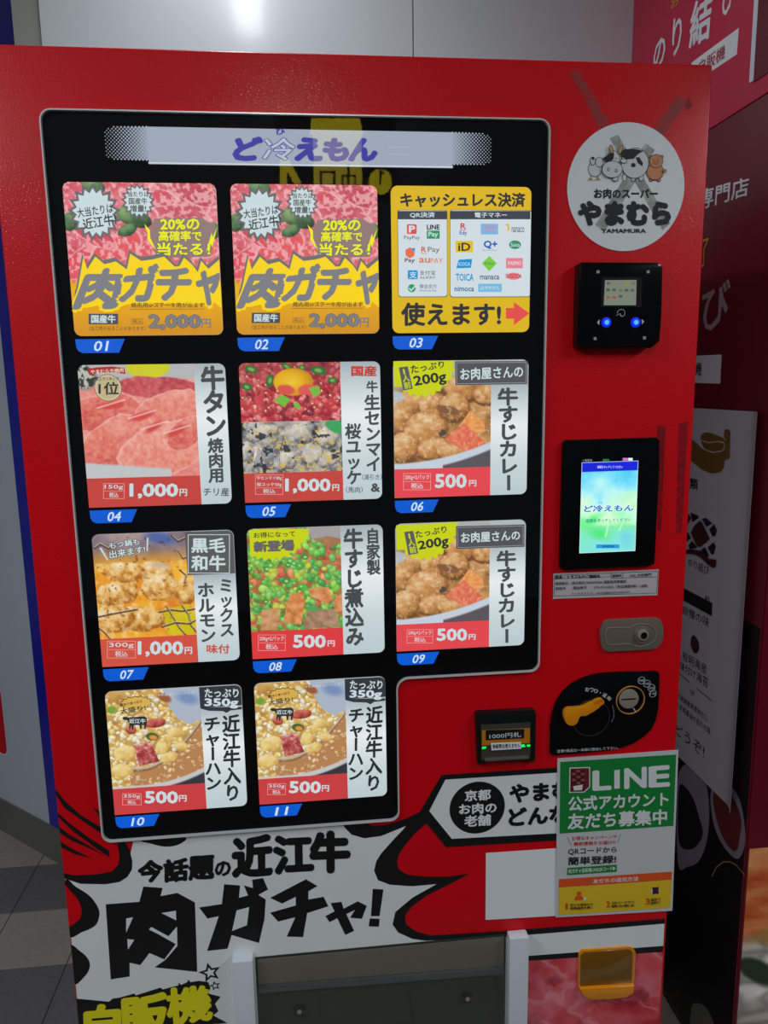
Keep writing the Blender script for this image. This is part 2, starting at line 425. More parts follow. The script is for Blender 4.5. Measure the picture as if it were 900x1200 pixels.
def glass_mat():
    m = bpy.data.materials.new('window_glass'); m.use_nodes = True; nt = m.node_tree; nt.nodes.clear()
    o = nt.nodes.new('ShaderNodeOutputMaterial'); mx = nt.nodes.new('ShaderNodeMixShader'); f = nt.nodes.new('ShaderNodeFresnel'); f.inputs['IOR'].default_value = 1.5
    t = nt.nodes.new('ShaderNodeBsdfTransparent'); g = nt.nodes.new('ShaderNodeBsdfGlossy'); g.inputs['Roughness'].default_value = 0.02
    ge = nt.nodes.new('ShaderNodeNewGeometry'); sb = nt.nodes.new('ShaderNodeMath'); sb.operation = 'SUBTRACT'; sb.inputs[0].default_value = 1.0; mu = nt.nodes.new('ShaderNodeMath'); mu.operation = 'MULTIPLY'
    nt.links.new(ge.outputs['Backfacing'], sb.inputs[1]); nt.links.new(sb.outputs[0], mu.inputs[0]); nt.links.new(f.outputs[0], mu.inputs[1])   # each pane reflects on the side that faces out
    nt.links.new(mu.outputs[0], mx.inputs[0]); nt.links.new(t.outputs[0], mx.inputs[1]); nt.links.new(g.outputs[0], mx.inputs[2]); nt.links.new(mx.outputs[0], o.inputs[0])
    return m
GLASS = glass_mat()
def film_mat(name, rgb, alpha, scale=120.0):
    """see-through tape or glue film, patchy"""
    m = bpy.data.materials.new(name); m.use_nodes = True; nt = m.node_tree; b = nt.nodes['Principled BSDF']
    b.inputs['Base Color'].default_value = tuple(lin(rgb)) + (1,); b.inputs['Roughness'].default_value = 0.45
    tc = nt.nodes.new('ShaderNodeTexCoord'); n = nt.nodes.new('ShaderNodeTexNoise'); n.inputs['Scale'].default_value = scale; n.inputs['Detail'].default_value = 5
    mr = nt.nodes.new('ShaderNodeMapRange'); mr.inputs['From Min'].default_value = 0.3; mr.inputs['From Max'].default_value = 0.75
    mr.inputs['To Min'].default_value = alpha * 0.4; mr.inputs['To Max'].default_value = min(1, alpha * 1.7)
    nt.links.new(tc.outputs['Object'], n.inputs['Vector']); nt.links.new(n.outputs['Fac'], mr.inputs[0]); nt.links.new(mr.outputs[0], b.inputs['Alpha'])
    return m

# ================================================================== SETTING
TILE_D = paint('dark_floor_tile', (106, 104, 104), 0.6, grain=0.28, gscale=90)
TILE_L = paint('light_floor_tile', (156, 150, 142), 0.6, grain=0.22, gscale=90)
GROUT = paint('floor_grout', (60, 58, 56), 0.8, grain=0.1)
FZ = -0.18; FS = (CAM[2] - FZ) / CAM[2]
floor = box('floor', (-3.0, -4.0, FZ - 0.05), (4.0, 2.2, FZ - 0.003), GROUT); tag(floor, kind='structure', label='grey tiled station floor in alternating dark and light rows')
P0 = 0.203 * FS; tiles = {}; GX = CAM[0] + (-0.2055 - CAM[0]) * FS; GY = CAM[1] + (0.535 - CAM[1]) * FS
for j in range(-6, 4):
    for i in range(-7, 11):
        x0 = GX + i * P0; y0 = GY + j * P0
        if y0 + P0 > 1.6: continue
        dark = (j % 2 == 1)
        if dark not in tiles:
            o = box('tile', (x0 + .0012, y0 + .0012, FZ - 0.004), (x0 + P0 - .0012, y0 + P0 - .0012, FZ), TILE_D if dark else TILE_L, floor, bevel=0.0008, seg=1)
            tiles[dark] = (o, x0, y0)
        else:
            s0, a, b = tiles[dark]; o = s0.copy(); COL.objects.link(o); o.location = (x0 - a, y0 - b, 0)

WALLG = paint('glossy_wall_panel', (208, 213, 220), 0.22, coat=0.3, bump=0.02, bscale=8, grain=0.02, gscale=3)
WALLB = paint('wall_joint_grey', (150, 152, 146), 0.6)
wb = box('wall_back', (-0.235 , 0.852, FZ), (1.9, 0.92, 3.0), WALLB); tag(wb, kind='structure', label='glossy grey panelled wall behind the machines')
for a, b in ((-0.172, 0.7085), (0.7115, 1.9)):
    box('panel', (a, 0.846, FZ), (b, 0.8525, 3.0), WALLG, wb, bevel=0.001, seg=1)
WA = Vector((CAM[0] + (-0.59594 - CAM[0]) * FS, CAM[1] + (1.15377 - CAM[1]) * FS)); WD = Vector((0.76443757, -0.64469776)); WN = Vector((-0.64469776, -0.76443757))
LEFTW = Frame((WA.x, WA.y, FZ), (WD.x, WD.y, 0), (0, 0, 1), (WN.x, WN.y, 0))
WALLW = paint('white_laminate_wall', (200, 210, 222), 0.4, coat=0.2, grain=0.02, gscale=4)
EW = 0.558 * FS
wl = plate('wall_left', [(-2.2, 3.1), (EW, 3.1), (EW, 0.0), (-2.2, 0.0)], -0.08, 0.0, WALLW, fr=LEFTW); tag(wl, kind='structure', label='pale grey laminate wall left of the red machine')
bl = plate('baseboard_left', [(-2.2, 0.113 * FS), (0.56 * FS, 0.113 * FS), (0.56 * FS, 0.0), (-2.2, 0.0)], 0.0005, 0.006, paint('grey_skirting', (112, 112, 106), 0.5, grain=0.05), fr=LEFTW); tag(bl, kind='structure')
tr = plate('trim_1', [(0.297 * FS, 3.1), (0.555 * FS, 3.1), (0.555 * FS, 0.116 * FS), (0.297 * FS, 0.116 * FS)], 0.0005, 0.004, paint('blue_laminate', (22, 22, 168), 0.35, coat=0.3), fr=LEFTW); tag(tr, kind='structure', label='royal blue vertical panel at the end of the left wall')
tw = plate('trim_2', [(0.555 * FS, 3.1), (0.563 * FS, 3.1), (0.563 * FS, 0.0), (0.555 * FS, 0.0)], -0.08, 0.006, paint('white_edge_strip', (205, 210, 205), 0.4), fr=LEFTW); tag(tw, kind='structure', label='thin white edge strip beside the blue panel')
CL = crop(0, 700, 2.4, lambda px, py: (lambda d: (lambda k: ((CAM + k * d - np.array([WA.x, WA.y, 0])) @ np.array([WD.x, WD.y, 0]), (CAM + k * d)[2] - FZ))(((WA.x - CAM[0]) * WN.x + (WA.y - CAM[1]) * WN.y) / (d[0] * WN.x + d[1] * WN.y)))(sight(px, py)))
ik = Ink(CL, 0.001, LEFTW)
a = CL(2, 250)[1]; b = CL(10, 440)[1]; xr = CL(20, 425)[0]
ik.raw(rounded(xr - 0.5, a + .004, xr + .004, b - .004, 0.03), PAPER); ik.up(); ik.raw(rounded(xr - 0.5, a, xr, b, 0.028), paint('red_wall_print', (215, 20, 36), 0.4))
ik.build('red_mark', wl)
# ================================================================== MACHINE
MT = 1.832
vm = thing('vending_machine', 'large red frozen meat vending machine with lit product window and black and white burst artwork', 'vending machine', (0.515, 0.39, FZ))
box('cabinet', (0.006, 0.062, -0.045), (1.024, 0.80, MT - 0.004), paint('cabinet_white', (214, 214, 210), 0.45), vm, bevel=0.004)
box('plinth', (0.02, 0.03, FZ), (1.01, 0.78, -0.045), BLACK, vm, bevel=0.003)
door = box('door', (0.0, 0.0, -0.04), (1.031, 0.060, MT), RED, vm, bevel=0.005, seg=3)
def Fh(h):
    def fn(px, py):
        d = sight(px, py); t = (-h - CAM[1]) / d[1]; q = CAM + t * d; return (q[0], q[2])
    return fn

# ---- lit product window: black L-shaped pane with a bright trim
X0, X1, XS = 0.0690, 0.7815, 0.5460
Z0, ZS, Z1 = 1.7485, 0.9050, 0.6565
def ell_outline(d):
    """clockwise outline of the L-shaped window shrunk by d"""
    r = 0.014 - d; pts = []
    def arc(cx, cz, rr, a0, a1, n=6):
        for k in range(n + 1):
            t = math.radians(a0 + (a1 - a0) * k / n); pts.append((cx + rr * math.cos(t), cz + rr * math.sin(t)))
    R = 0.014; C = 0.020
    arc(X0 + R, Z0 - R, R - d, 180, 90); arc(X1 - R, Z0 - R, R - d, 90, 0); arc(X1 - R, ZS + R, R - d, 0, -90)
    arc(XS + C, ZS - C, C + d, 90, 180); arc(XS - R, Z1 + R, R - d, 0, -90); arc(X0 + R, Z1 + R, R - d, -90, -180)
    return pts
dw = plate('display_window', ell_outline(0.0), 0.0, 0.0012, PANEL_BLACK, vm)
tag(dw, label='black L-shaped product window')
ring('window_trim', ell_outline(-0.0019), ell_outline(0.0), 0.0, 0.0072, TRIM, dw)
plate('window_glass', ell_outline(0.0006), 0.0066, 0.0068, GLASS, dw)

# ---- light band with the logo at the head of the window
LB = lit((160, 172, 188)); band_m = crop(50, 120, 3)
bx0, bz0 = F(172, 149); bx1, bz1 = F(530, 197.5)
lb = plate('light_band', [(bx0, bz0), (bx1, bz0), (bx1, bz1), (bx0, bz1)], 0.0014, 0.0024, LB, dw)
ik = Ink(h=0.0026)
p = 0.0049; nrow = int((bz0 - bz1) / p)
for side in (0, 1):
    for r_ in range(nrow * 2):
        for c_ in range(12):
            x = (c_ + (0.5 if r_ % 2 else 0)) * p; f = 1 - (x / (12 * p)); rr = p * 0.5 * (0.34 + 0.62 * f) * (1.0 if abs(r_ + .5 - nrow) < nrow * (0.80 + 0.2 * min(1, 3.5 * f)) else 0)
            if rr <= 0: continue
            X = bx0 - x if side == 0 else bx1 + x; Z = bz0 - (r_ + 0.5) * p / 2
            ik.raw([(X - rr, Z), (X, Z + rr), (X + rr, Z), (X, Z - rr)], LB)
tag(ik.build('halftone_dots', dw), kind='stuff')
L_NAVY = lit((58, 56, 160)); ik = Ink(crop(250, 140, 3.913), 0.0026); LBL = lit((186, 196, 208))
def slant(x0, y0, x1, y1, k=16): return [(x0 + k, y0), (x1 + k, y0), (x1, y1), (x0, y1)]
ik.text('ど', slant(95, 88, 212, 186, 10), L_NAVY, 0.09)
ik.text('冷', slant(228, 90, 368, 188, 8), LBL, 0.02, edge=(L_NAVY, 0.045))
ik.text('え', slant(378, 92, 492, 188, 8), L_NAVY, 0.09)
ik.text('も', slant(505, 95, 612, 190, 8), L_NAVY, 0.09)
ik.text('ん', slant(625, 95, 742, 190, 8), L_NAVY, 0.09)
ik.text('ひ', (288, 48, 328, 74), L_NAVY, 0.05)
ik.m = lambda u, v: (u, v); ik.line([(bx0, bz1 + .001), (bx1, bz1 + .001)], 0.0012, lit((226, 232, 236))); ik.m = crop(250, 140, 3.913)
for yy in (118, 150): ik.line([(800, yy + 14), (900, yy + 14)], 0.0006, LBL)
ik.build('logo_lettering', dw)

# ---- product cards
CWD, CHT, CDX, CDZ = 0.2094, 0.2085, 0.2293, 0.2495
CX0, CZ0 = 0.0893, 1.6569
CARDS = 'product cards in the lit window'
H0 = 0.0036
class Card:
    def __init__(s, i, j, label, crop_m, square_bl=True):
        s.x, s.z = CX0 + j * CDX, CZ0 - i * CDZ; s.m = crop_m
        s.t = thing('product_card', label, 'product card', (s.x + CWD / 2, -0.0016, s.z - CHT), CARDS)
        s.sheet = plate('card_sheet', rounded(s.x, s.z, s.x + CWD, s.z - CHT, 0.010, (1, 1, 1, 0 if square_bl else 1)), 0.0016, 0.0032, L_SILVER, s.t)
    def at(s, u, v): return (s.x + u * CWD, s.z - v * CHT)
    def rq(s, u0, v0, u1, v1): return [s.at(u0, v0), s.at(u1, v0), s.at(u1, v1), s.at(u0, v1)]
    def ink(s, h=0.0):
        k = Ink(s.m, H0 + h); k.clip = (s.x + .0002, s.x + CWD - .0002, s.z - CHT + .0002, s.z - .0002); return k
    def picture(s, pic, u0, v0, u1, v1, corners=(1, 0, 0, 0)):
        o = pic.build('picture', s.rq(u0, v0, u1, v1), H0, s.t, 0.85, cut=0.010, corners=corners); return o
    def strip(s, u0, v0, v1=1.0, tl=0, tr=1):
        a = s.at(u0, v0); b = s.at(1.0, v1)
        plate('title_strip', rounded(a[0], a[1], b[0], b[1], 0.010, (tl, tr, 1, 0)), 0.0033, H0 + 0.0002, L_STRIP, s.t)
    def band(s, u1, v0, col=(206, 66, 62)):
        a = s.at(0.0, v0); b = s.at(u1, 1.0)
        s.bandcol = lit(col)
        return plate('price_band', [a, (b[0], a[1]), b, (a[0], b[1])], 0.0033, H0 + 0.0002, s.bandcol, s.t)
    def price(s, band, amount, bx, yen, box, rows):
        """amount and yen boxes in crop pixels, small framed box with its lines"""
        k = s.ink(0.0004)
        k.text(amount, bx, L_WHITE, 0.045); k.text('円', yen, L_WHITE, 0.03)
        k.frame(*box, 0.0007, lit((238, 170, 165))); n = len(rows)
        hgt = (box[3] - box[1]) / n; ym = box[1]
        for q, rr in enumerate(rows):
            y0 = box[1] + q * hgt
            w_ = (box[2] - box[0]) * min(0.9, 0.22 * len(rr)); xm = (box[0] + box[2]) / 2
            k.text(rr, (xm - w_ / 2, y0 + hgt * .16, xm + w_ / 2, y0 + hgt * .84), L_WHITE, 0.01)
        k.line([(box[0], box[3] - hgt), (box[2], box[3] - hgt)], 0.0006, lit((238, 170, 165)))
        k.build('lettering', band)
    def number(s, n, idx=None):
        x, z = s.x, s.z - CHT - 0.0045
        pts = [(x, z), (x + 0.0690, z), (x + 0.0665, z - 0.005), (x + 0.0595, z - 0.0195), (x + 0.009, z - 0.0195), (x + 0.003, z - 0.0165), (x + 0.0005, z - 0.011)]
        tg = plate('number_tag', pts, 0.0018, 0.003, L_BLUE, s.t)
        k = Ink(h=0.0033); xc = x + 0.0345 
        k.raw([], L_NUM) if False else None
        q = [(xc - 0.0095 + .0025, z - 0.0028), (xc + 0.0095 + .0025, z - 0.0028), (xc + 0.0095 - .001, z - 0.0168), (xc - 0.0095 - .001, z - 0.0168)]
        k.text(n, q, L_NUM, 0.02); k.build('numeral', tg)
        return tg
def copy_card(src, di, dj, label, number):
    """a second card of the same print: the thing and each of its parts copied"""
    r = src.t.copy(); COL.objects.link(r); r['label'] = label
    d = Vector((dj * CDX, 0, -di * CDZ)); r.location = Vector(src.t.location) + d
    for ch in list(src.t.children):
        c = ch.copy(); COL.objects.link(c); c.parent = r
        for g in list(ch.children):
            if g.name.startswith('numeral'): continue
            e = g.copy(); COL.objects.link(e); e.parent = c
        if ch.name.startswith('number_tag'):
            x = src.x + dj * CDX; z = src.z - di * CDZ - CHT - 0.0045; k = Ink(h=0.0033); xc = x + 0.0345
            q = [(xc - 0.0070, z - 0.0028), (xc + 0.0120, z - 0.0028), (xc + 0.0085, z - 0.0168), (xc - 0.0105, z - 0.0168)]
            k.text(number, q, L_NUM, 0.02); k.build('numeral', c)
    return r

# -- card 01 and 02: marbled beef, lucky draw
C1 = crop(50, 120, 3)
c = Card(0, 0, 'lucky-draw card of pink marbled beef in the top left corner of the window', C1, square_bl=False)
P = Pic(180, 178, (226, 96, 108))
n1 = P.fbm(5, 11, 3); n2 = P.fbm(26, 21, 4); n3 = P.fbm(60, 31, 2)
P.im = P.grade(n1 * 0.5 + n2 * 0.5, [(176, 40, 60), (216, 84, 98), (238, 140, 148), (252, 200, 205)])
P.over((n3 > 0.62) * 0.6, (255, 215, 218))
for k, (x, y, rx, ry, ro, col) in enumerate([(.10, .52, .22, .10, -.6, (232, 70, 84)), (.32, .42, .20, .09, -.5, (240, 90, 96)), (.52, .47, .16, .08, -.8, (238, 98, 100)), (.18, .33, .17, .07, .5, (216, 60, 74)), (.75, .18, .26, .12, .7, (206, 84, 98)), (.92, .38, .14, .1, -.5, (232, 110, 118)), (.55, .09, .2, .06, .1, (220, 82, 96)), (.86, .06, .18, .07, .4, (196, 66, 84)), (.66, .32, .13, .06, -.7, (238, 120, 126)), (.08, .72, .12, .1, .9, (236, 92, 100)), (.44, .62, .16, .05, -.4, (244, 128, 128))]):
    m, d = P.ellm(x, y, rx, ry, ro, 0.12, 0.35, 40 + k)
    P.over(m * 0.75, col); P.over(m * (P.fbm(44, 70 + k, 2) > 0.56) * 0.65, (255, 205, 208)); P.over(np.clip(1 - np.abs(d - 0.97) * 14, 0, 1) * 0.7, (255, 214, 214))
for k, (x, y, rx, ry, ro) in enumerate([(.20, .03, .08, .05, .2), (.44, .22, .12, .06, .3), (.03, .25, .05, .06, 0), (.40, .30, .07, .04, -.4), (.97, .30, .05, .06, 0), (.95, .62, .05, .05, 0)]):
    P.lump(x, y, rx, ry, ro, (40, 66, 44), (86, 124, 78), (150, 178, 120), seed=k)
P.over(np.clip((P.V - 0.60 - 0.06 * np.sin(P.U * 9)) / 0.05, 0, 1), (238, 178, 22))
P.blend(np.clip((P.V - 0.66) / 0.04, 0, 1), P.grade((P.V - 0.66) / 0.32, [(246, 188, 22), (236, 172, 26), (222, 152, 34)]))
c.picture(P, 0, 0, 1, 1, (1, 1, 1, 1))
k = c.ink(0.0003)
for (x, y, r, ry) in ((185, 390, .0300, .0325), (338, 350, .0195, .0205)):
    k.burst(x, y, r * 1.22, L_GREY, 17, 0.76, ry * 1.22, 0.1); k.burst(x, y, r, L_WHITE, 17, 0.80, ry, 0.1)
k.text('大当たりは', [(122, 376), (248, 356), (251, 390), (128, 408)], L_INK, 0.02); k.text('近江牛!', [(142, 414), (258, 392), (263, 432), (148, 450)], L_INK, 0.025)
k.text('当たりは', (302, 316, 376, 335), L_INK, 0.02); k.text('国産牛', (306, 339, 370, 361), L_INK, 0.02); k.text('増量!', (310, 364, 366, 388), L_INK, 0.02)
G7 = lit((118, 116, 120)); YT = lit((240, 238, 20))
k.poly([(395, 412), (560, 408), (612, 440), (590, 545), (405, 548), (375, 470)], lit((150, 124, 120)))
k.text('20%の', (418, 413, 552, 450), YT, 0.05, edge=(G7, 0.10)); k.text('高確率で', (411, 455, 560, 490), YT, 0.04, edge=(G7, 0.09)); k.text('当たる！', (407, 497, 590, 540), YT, 0.04, edge=(G7, 0.09))
for pts in ([(360, 430), (380, 452), (382, 480), (402, 522), (372, 486), (372, 462)], [(618, 440), (600, 478), (596, 462), (576, 532), (592, 500), (598, 512)]): k.poly(pts, YT)
GL = lit((126, 126, 132)); YE = lit((250, 214, 18)); GE = lit((110, 112, 110))
spikes = [(118, 722), (148, 548), (162, 590), (190, 545), (222, 572), (262, 562), (300, 590), (312, 535), (350, 560), (392, 555), (430, 545), (478, 590), (500, 548), (530, 575), (548, 600), (560, 560), (585, 588), (628, 556), (632, 600), (634, 726), (600, 700), (540, 712), (420, 706), (300, 712), (262, 728), (200, 716), (160, 724)]
k.poly([(x - 4, y - 14) for x, y in spikes[:19]] + [(634, 660), (120, 660)], GE); k.poly(spikes, YE)
for ch, q in (('肉', [(168, 592), (285, 592), (262, 722), (118, 724)]), ('ガ', [(300, 590), (412, 574), (400, 698), (276, 700)]), ('チ', [(408, 588), (528, 590), (512, 694), (408, 696)]), ('ャ', [(545, 606), (628, 590), (622, 720), (548, 700)])):
    k.text(ch, q, GL, 0.065, edge=(YE, 0.12))
k.text('焼肉用orステーキ用が出ます', (316, 706, 570, 724), L_INK, 0.015); k.line([(310, 730), (572, 729)], 0.0005, L_INK)
k.rect(168, 745, 271, 782, L_DARKBOX); k.text('国産牛', (178, 750, 262, 777), L_WHITE, 0.04)
k.text('（加工肉が出ることがあります）', (170, 789, 366, 804), L_INK, 0.0); k.frame(318, 763, 358, 780, 0.0004, L_INK); k.text('税込', (322, 765, 354, 778), L_INK)
k.text('2,000', (380, 750, 556, 800), GL, 0.05, edge=(L_DARKBOX, 0.06)); k.text('円', (562, 764, 594, 795), GL, 0.04)
k.build('lettering', c.t); c.number('01')
copy_card(c, 0, 1, 'lucky-draw card of pink marbled beef directly left of the yellow payment card', '02')

# -- card 03: cashless payment notice
C3 = crop(440, 120, 4)
c = Card(0, 2, 'yellow cashless payment card with rows of small logos and a red arrow', C3, square_bl=False)
c.sheet.data.materials[0] = lit((226, 186, 26))
k = c.ink(); k.text('キャッシュレス決済', (117, 428, 697, 492), L_INK, 0.05)
HD = lit((62, 66, 76)); BW = lit((214, 226, 232))
for a, b in ((103, 333), (348, 722)):
    k.rrect(a - 2, 506, b + 2, 914, 0.004, HD); k.rrect(a, 508, b, 911, 0.004, BW); k.rect(a, 512, b, 551, HD)
k.text('QR決済', (160, 518, 275, 544), L_WHITE, 0.03); k.text('電子マネー', (462, 520, 612, 543), L_WHITE, 0.03)
def rgb(*c_): return lit(c_)
k.build('notice_print', c.t)
k = c.ink(0.0012); k.rrect(145, 574, 191, 620, .002, rgb(232, 78, 72)); k.text('P', (156, 582, 182, 612), BW, 0.05); k.text('PayPay', (132, 628, 205, 650), L_INK); k.build('payment_logo', c.t)
k = c.ink(0.0012); k.text('LINE', (239, 577, 297, 598), L_INK, 0.05); k.rect(238, 604, 298, 642, rgb(40, 150, 96)); k.text('Pay', (246, 610, 290, 638), BW, 0.03); k.build('payment_logo', c.t)
k = c.ink(0.0012); k.poly([(138, 694), (160, 682), (182, 696), (180, 722), (158, 734), (140, 720)], rgb(236, 112, 78)); k.disc(176, 692, .0024, rgb(60, 150, 230)); k.text('Pay', (136, 733, 182, 757), L_INK, 0.02); k.build('payment_logo', c.t)
k = c.ink(0.0012); k.text('R', (213, 680, 234, 704), rgb(214, 84, 70), 0.03); k.line([(212, 711), (236, 711)], .0008, rgb(214, 84, 70)); k.text('Pay', (243, 680, 298, 711), rgb(116, 110, 108), 0.01); k.build('payment_logo', c.t)
k = c.ink(0.0012); k.text('au', (203, 732, 252, 754), rgb(226, 110, 50), 0.02); k.text('PAY', (256, 733, 313, 755), rgb(226, 126, 80), 0.01); k.build('payment_logo', c.t)
k = c.ink(0.0012); k.rrect(149, 789, 196, 831, .002, rgb(30, 150, 216)); k.text('支', (157, 795, 190, 826), BW, 0.02); k.text('支付宝', (204, 790, 278, 812), L_INK); k.text('ALIPAY', (205, 818, 278, 829), L_INK); k.build('payment_logo', c.t)
k = c.ink(0.0012); k.disc(168, 873, .0058, rgb(40, 160, 110)); k.line([(156, 873), (165, 884), (184, 862)], .0018, BW); k.text('微信支付', (204, 854, 284, 874), L_INK); k.text('WeChat Pay', (204, 880, 284, 890), L_INK); k.build('payment_logo', c.t)
k = c.ink(0.0012); k.text('R', (396, 570, 420, 596), rgb(200, 60, 60), 0.03); k.line([(394, 602), (421, 602)], .0007, rgb(200, 60, 60)); k.text('Edy', (391, 606, 425, 628), rgb(40, 80, 170), 0.02); k.build('payment_logo', c.t)
k = c.ink(0.0012); k.rect(490, 572, 571, 622, rgb(126, 186, 232)); k.text('WAON', (503, 582, 560, 598), rgb(226, 110, 140), 0.02); k.line([(505, 608), (558, 608)], .001, rgb(226, 130, 150)); k.build('payment_logo', c.t)
k = c.ink(0.0012); k.poly([(600, 576), (622, 572), (624, 600), (612, 608), (616, 584)], rgb(226, 190, 30)); k.text('nanaco', (634, 588, 693, 612), L_INK); k.build('payment_logo', c.t)
k = c.ink(0.0012); k.rect(372, 652, 454, 705, rgb(232, 196, 30)); k.text('iD', (386, 662, 440, 698), L_INK, 0.03); k.build('payment_logo', c.t)
k = c.ink(0.0012); k.text('Q+', (505, 652, 566, 688), rgb(30, 90, 180), 0.05); k.text('QUICPay', (496, 692, 566, 700), rgb(70, 110, 180)); k.build('payment_logo', c.t)
k = c.ink(0.0012); k.disc(650, 670, .0092, rgb(40, 146, 106), ry=.0062); k.text('Suica', (630, 661, 672, 679), BW, 0.02); k.build('payment_logo', c.t)
k = c.ink(0.0012); k.poly([(386, 740), (450, 736), (444, 778), (376, 780)], rgb(20, 150, 216)); k.text('ICOCA', (386, 752, 440, 768), BW, 0.02); k.build('payment_logo', c.t)
k = c.ink(0.0012); k.poly([(530, 722), (565, 757), (530, 794), (495, 757)], rgb(126, 206, 70)); k.text('Kitaca', (508, 750, 552, 764), rgb(60, 130, 60)); k.build('payment_logo', c.t)
k = c.ink(0.0012); k.rect(608, 732, 686, 780, rgb(238, 130, 150)); k.text('PASMO', (618, 748, 678, 764), BW, 0.03); k.build('payment_logo', c.t)
k = c.ink(0.0012); k.text('TOICA', (374, 806, 456, 838), rgb(30, 160, 210), 0.04); k.build('payment_logo', c.t)
k = c.ink(0.0012); k.text('manaca', (487, 814, 576, 832), rgb(70, 90, 130), 0.02); k.build('payment_logo', c.t)
k = c.ink(0.0012); k.disc(643, 817, .0106, rgb(238, 130, 140), ry=.0052); k.text('SUGOCA', (606, 806, 680, 826), rgb(180, 30, 60), 0.02); k.build('payment_logo', c.t)
k = c.ink(0.0012); k.text('nimoca', (368, 864, 458, 887), rgb(30, 120, 160), 0.03); k.build('payment_logo', c.t)
k = c.ink(0.0012); k.rect(478, 852, 588, 890, rgb(120, 190, 228)); k.text('はやかけん', (490, 862, 578, 880), BW, 0.02); k.build('payment_logo', c.t)
k = c.ink(0.0005); k.text('使えます!', (122, 943, 582, 1046), L_INK, 0.045)
k.poly([(608, 965), (645, 965), (645, 938), (720, 990), (645, 1045), (645, 1015), (608, 1015)], rgb(232, 80, 76)); k.build('lettering', c.t)
c.number('03')

# -- card 04: beef tongue
C4 = crop(80, 410, 4.5)
c = Card(1, 0, 'sliced beef tongue card with a round gold medal at its upper corner', C4)
P = Pic(150, 152, (236, 150, 142))
n = P.fbm(6, 5, 4); n2 = P.fbm(40, 9, 3)
P.im = P.grade(n * 0.6 + n2 * 0.4, [(196, 78, 84), (232, 132, 126), (246, 172, 160), (252, 206, 196)])
P.over(P.polym([(0, 0), (1, 0), (1, .14), (.8, .12), (.5, .10), (.3, .16), (0, .2)]), (186, 190, 190))
P.ell(.60, .03, .20, .10, 0, (214, 214, 40), .12)
P.over(P.ellm(.05, .09, .12, .12, 0, .2, .8, 3)[0], (58, 62, 52)); P.over((P.fbm(30, 77) > .55) * P.ellm(.05, .09, .12, .12, 0, .2, .8, 3)[0], (190, 196, 186))
P.blend(P.ellm(.72, .22, .42, .11, .12, .1, .3, 8)[0], P.grade(P.fbm(30, 6) * .8 + .1, [(150, 44, 60), (206, 88, 96), (236, 140, 140)]))
for q, (x, y, rx, ry, ro, g0) in enumerate([(.20, .42, .36, .17, -.1, .35), (.78, .42, .34, .18, -.28, .52), (.28, .68, .40, .20, -.5, .45), (.70, .76, .44, .24, -.3, .6), (.90, .62, .2, .12, -.7, .42)]):
    m, d = P.ellm(x, y, rx, ry, ro, .05, .25, 50 + q)
    g = g0 + (P.fbm(34, 60 + q, 4) - .5) * .55 - .18 * np.clip((P.V - y) / ry * .6, -1, 1)
    P.blend(m, P.grade(g, [(190, 62, 64), (228, 116, 106), (246, 166, 148), (254, 206, 192)]))
    P.over(np.clip(1 - np.abs(d - .96) * 22, 0, 1) * .55, (254, 214, 204))
for q, (x, y, ro) in enumerate([(.52, .46, -.3), (.82, .60, -.5), (.26, .36, -.1), (.62, .56, -.5)]):
    P.ell(x, y, .14, .045, ro, (216, 80, 74), .5, .5, q + 3); P.seg(x - .12, y + .02, x + .12, y - .05, .008, (254, 216, 206), .8)
P.over(np.clip((P.V - .91 - .10 * (P.U - .5) + .0) / .02, 0, 1) * (P.U < .75), (200, 206, 206))
c.picture(P, 0, 0, .785, .79); b = c.band(.785, .79, (200, 70, 64)); c.strip(.785, 0)
c.price(b, '1,000', (330, 705, 578, 780), (590, 732, 628, 768), (190, 703, 299, 782), ['150g', '税込'])
k = c.ink(0.0005); k.disc(214, 200, .0195, lit((120, 104, 60))); k.disc(214, 200, .0185, lit((212, 202, 168))); k.disc(214, 200, .0165, lit((196, 182, 140)))
k.poly([(108, 100), (160, 92), (235, 88), (300, 96), (306, 128), (240, 118), (160, 122), (116, 136)], lit((176, 48, 48))); k.text('やまむらや焼肉', [(122, 106), (294, 96), (296, 118), (124, 128)], lit((240, 220, 190)), 0.02)
k.text('売上ランキング', (146, 142, 272, 162), L_INK, 0.02); k.text('1位', (166, 170, 270, 235), L_INK, 0.03); k.build('medal', c.t)
k = c.ink(0.0008); k.column('牛タン', [(698, 88), (822, 84), (838, 455), (722, 462)], L_TITLE, 0.055); k.column('焼肉用', [(738, 465), (816, 462), (826, 695), (744, 700)], L_TITLE, 0.045); k.text('チリ産', (716, 725, 850, 768), L_TITLE, 0.02)
k.build('title_lettering', c.t); c.number('04')

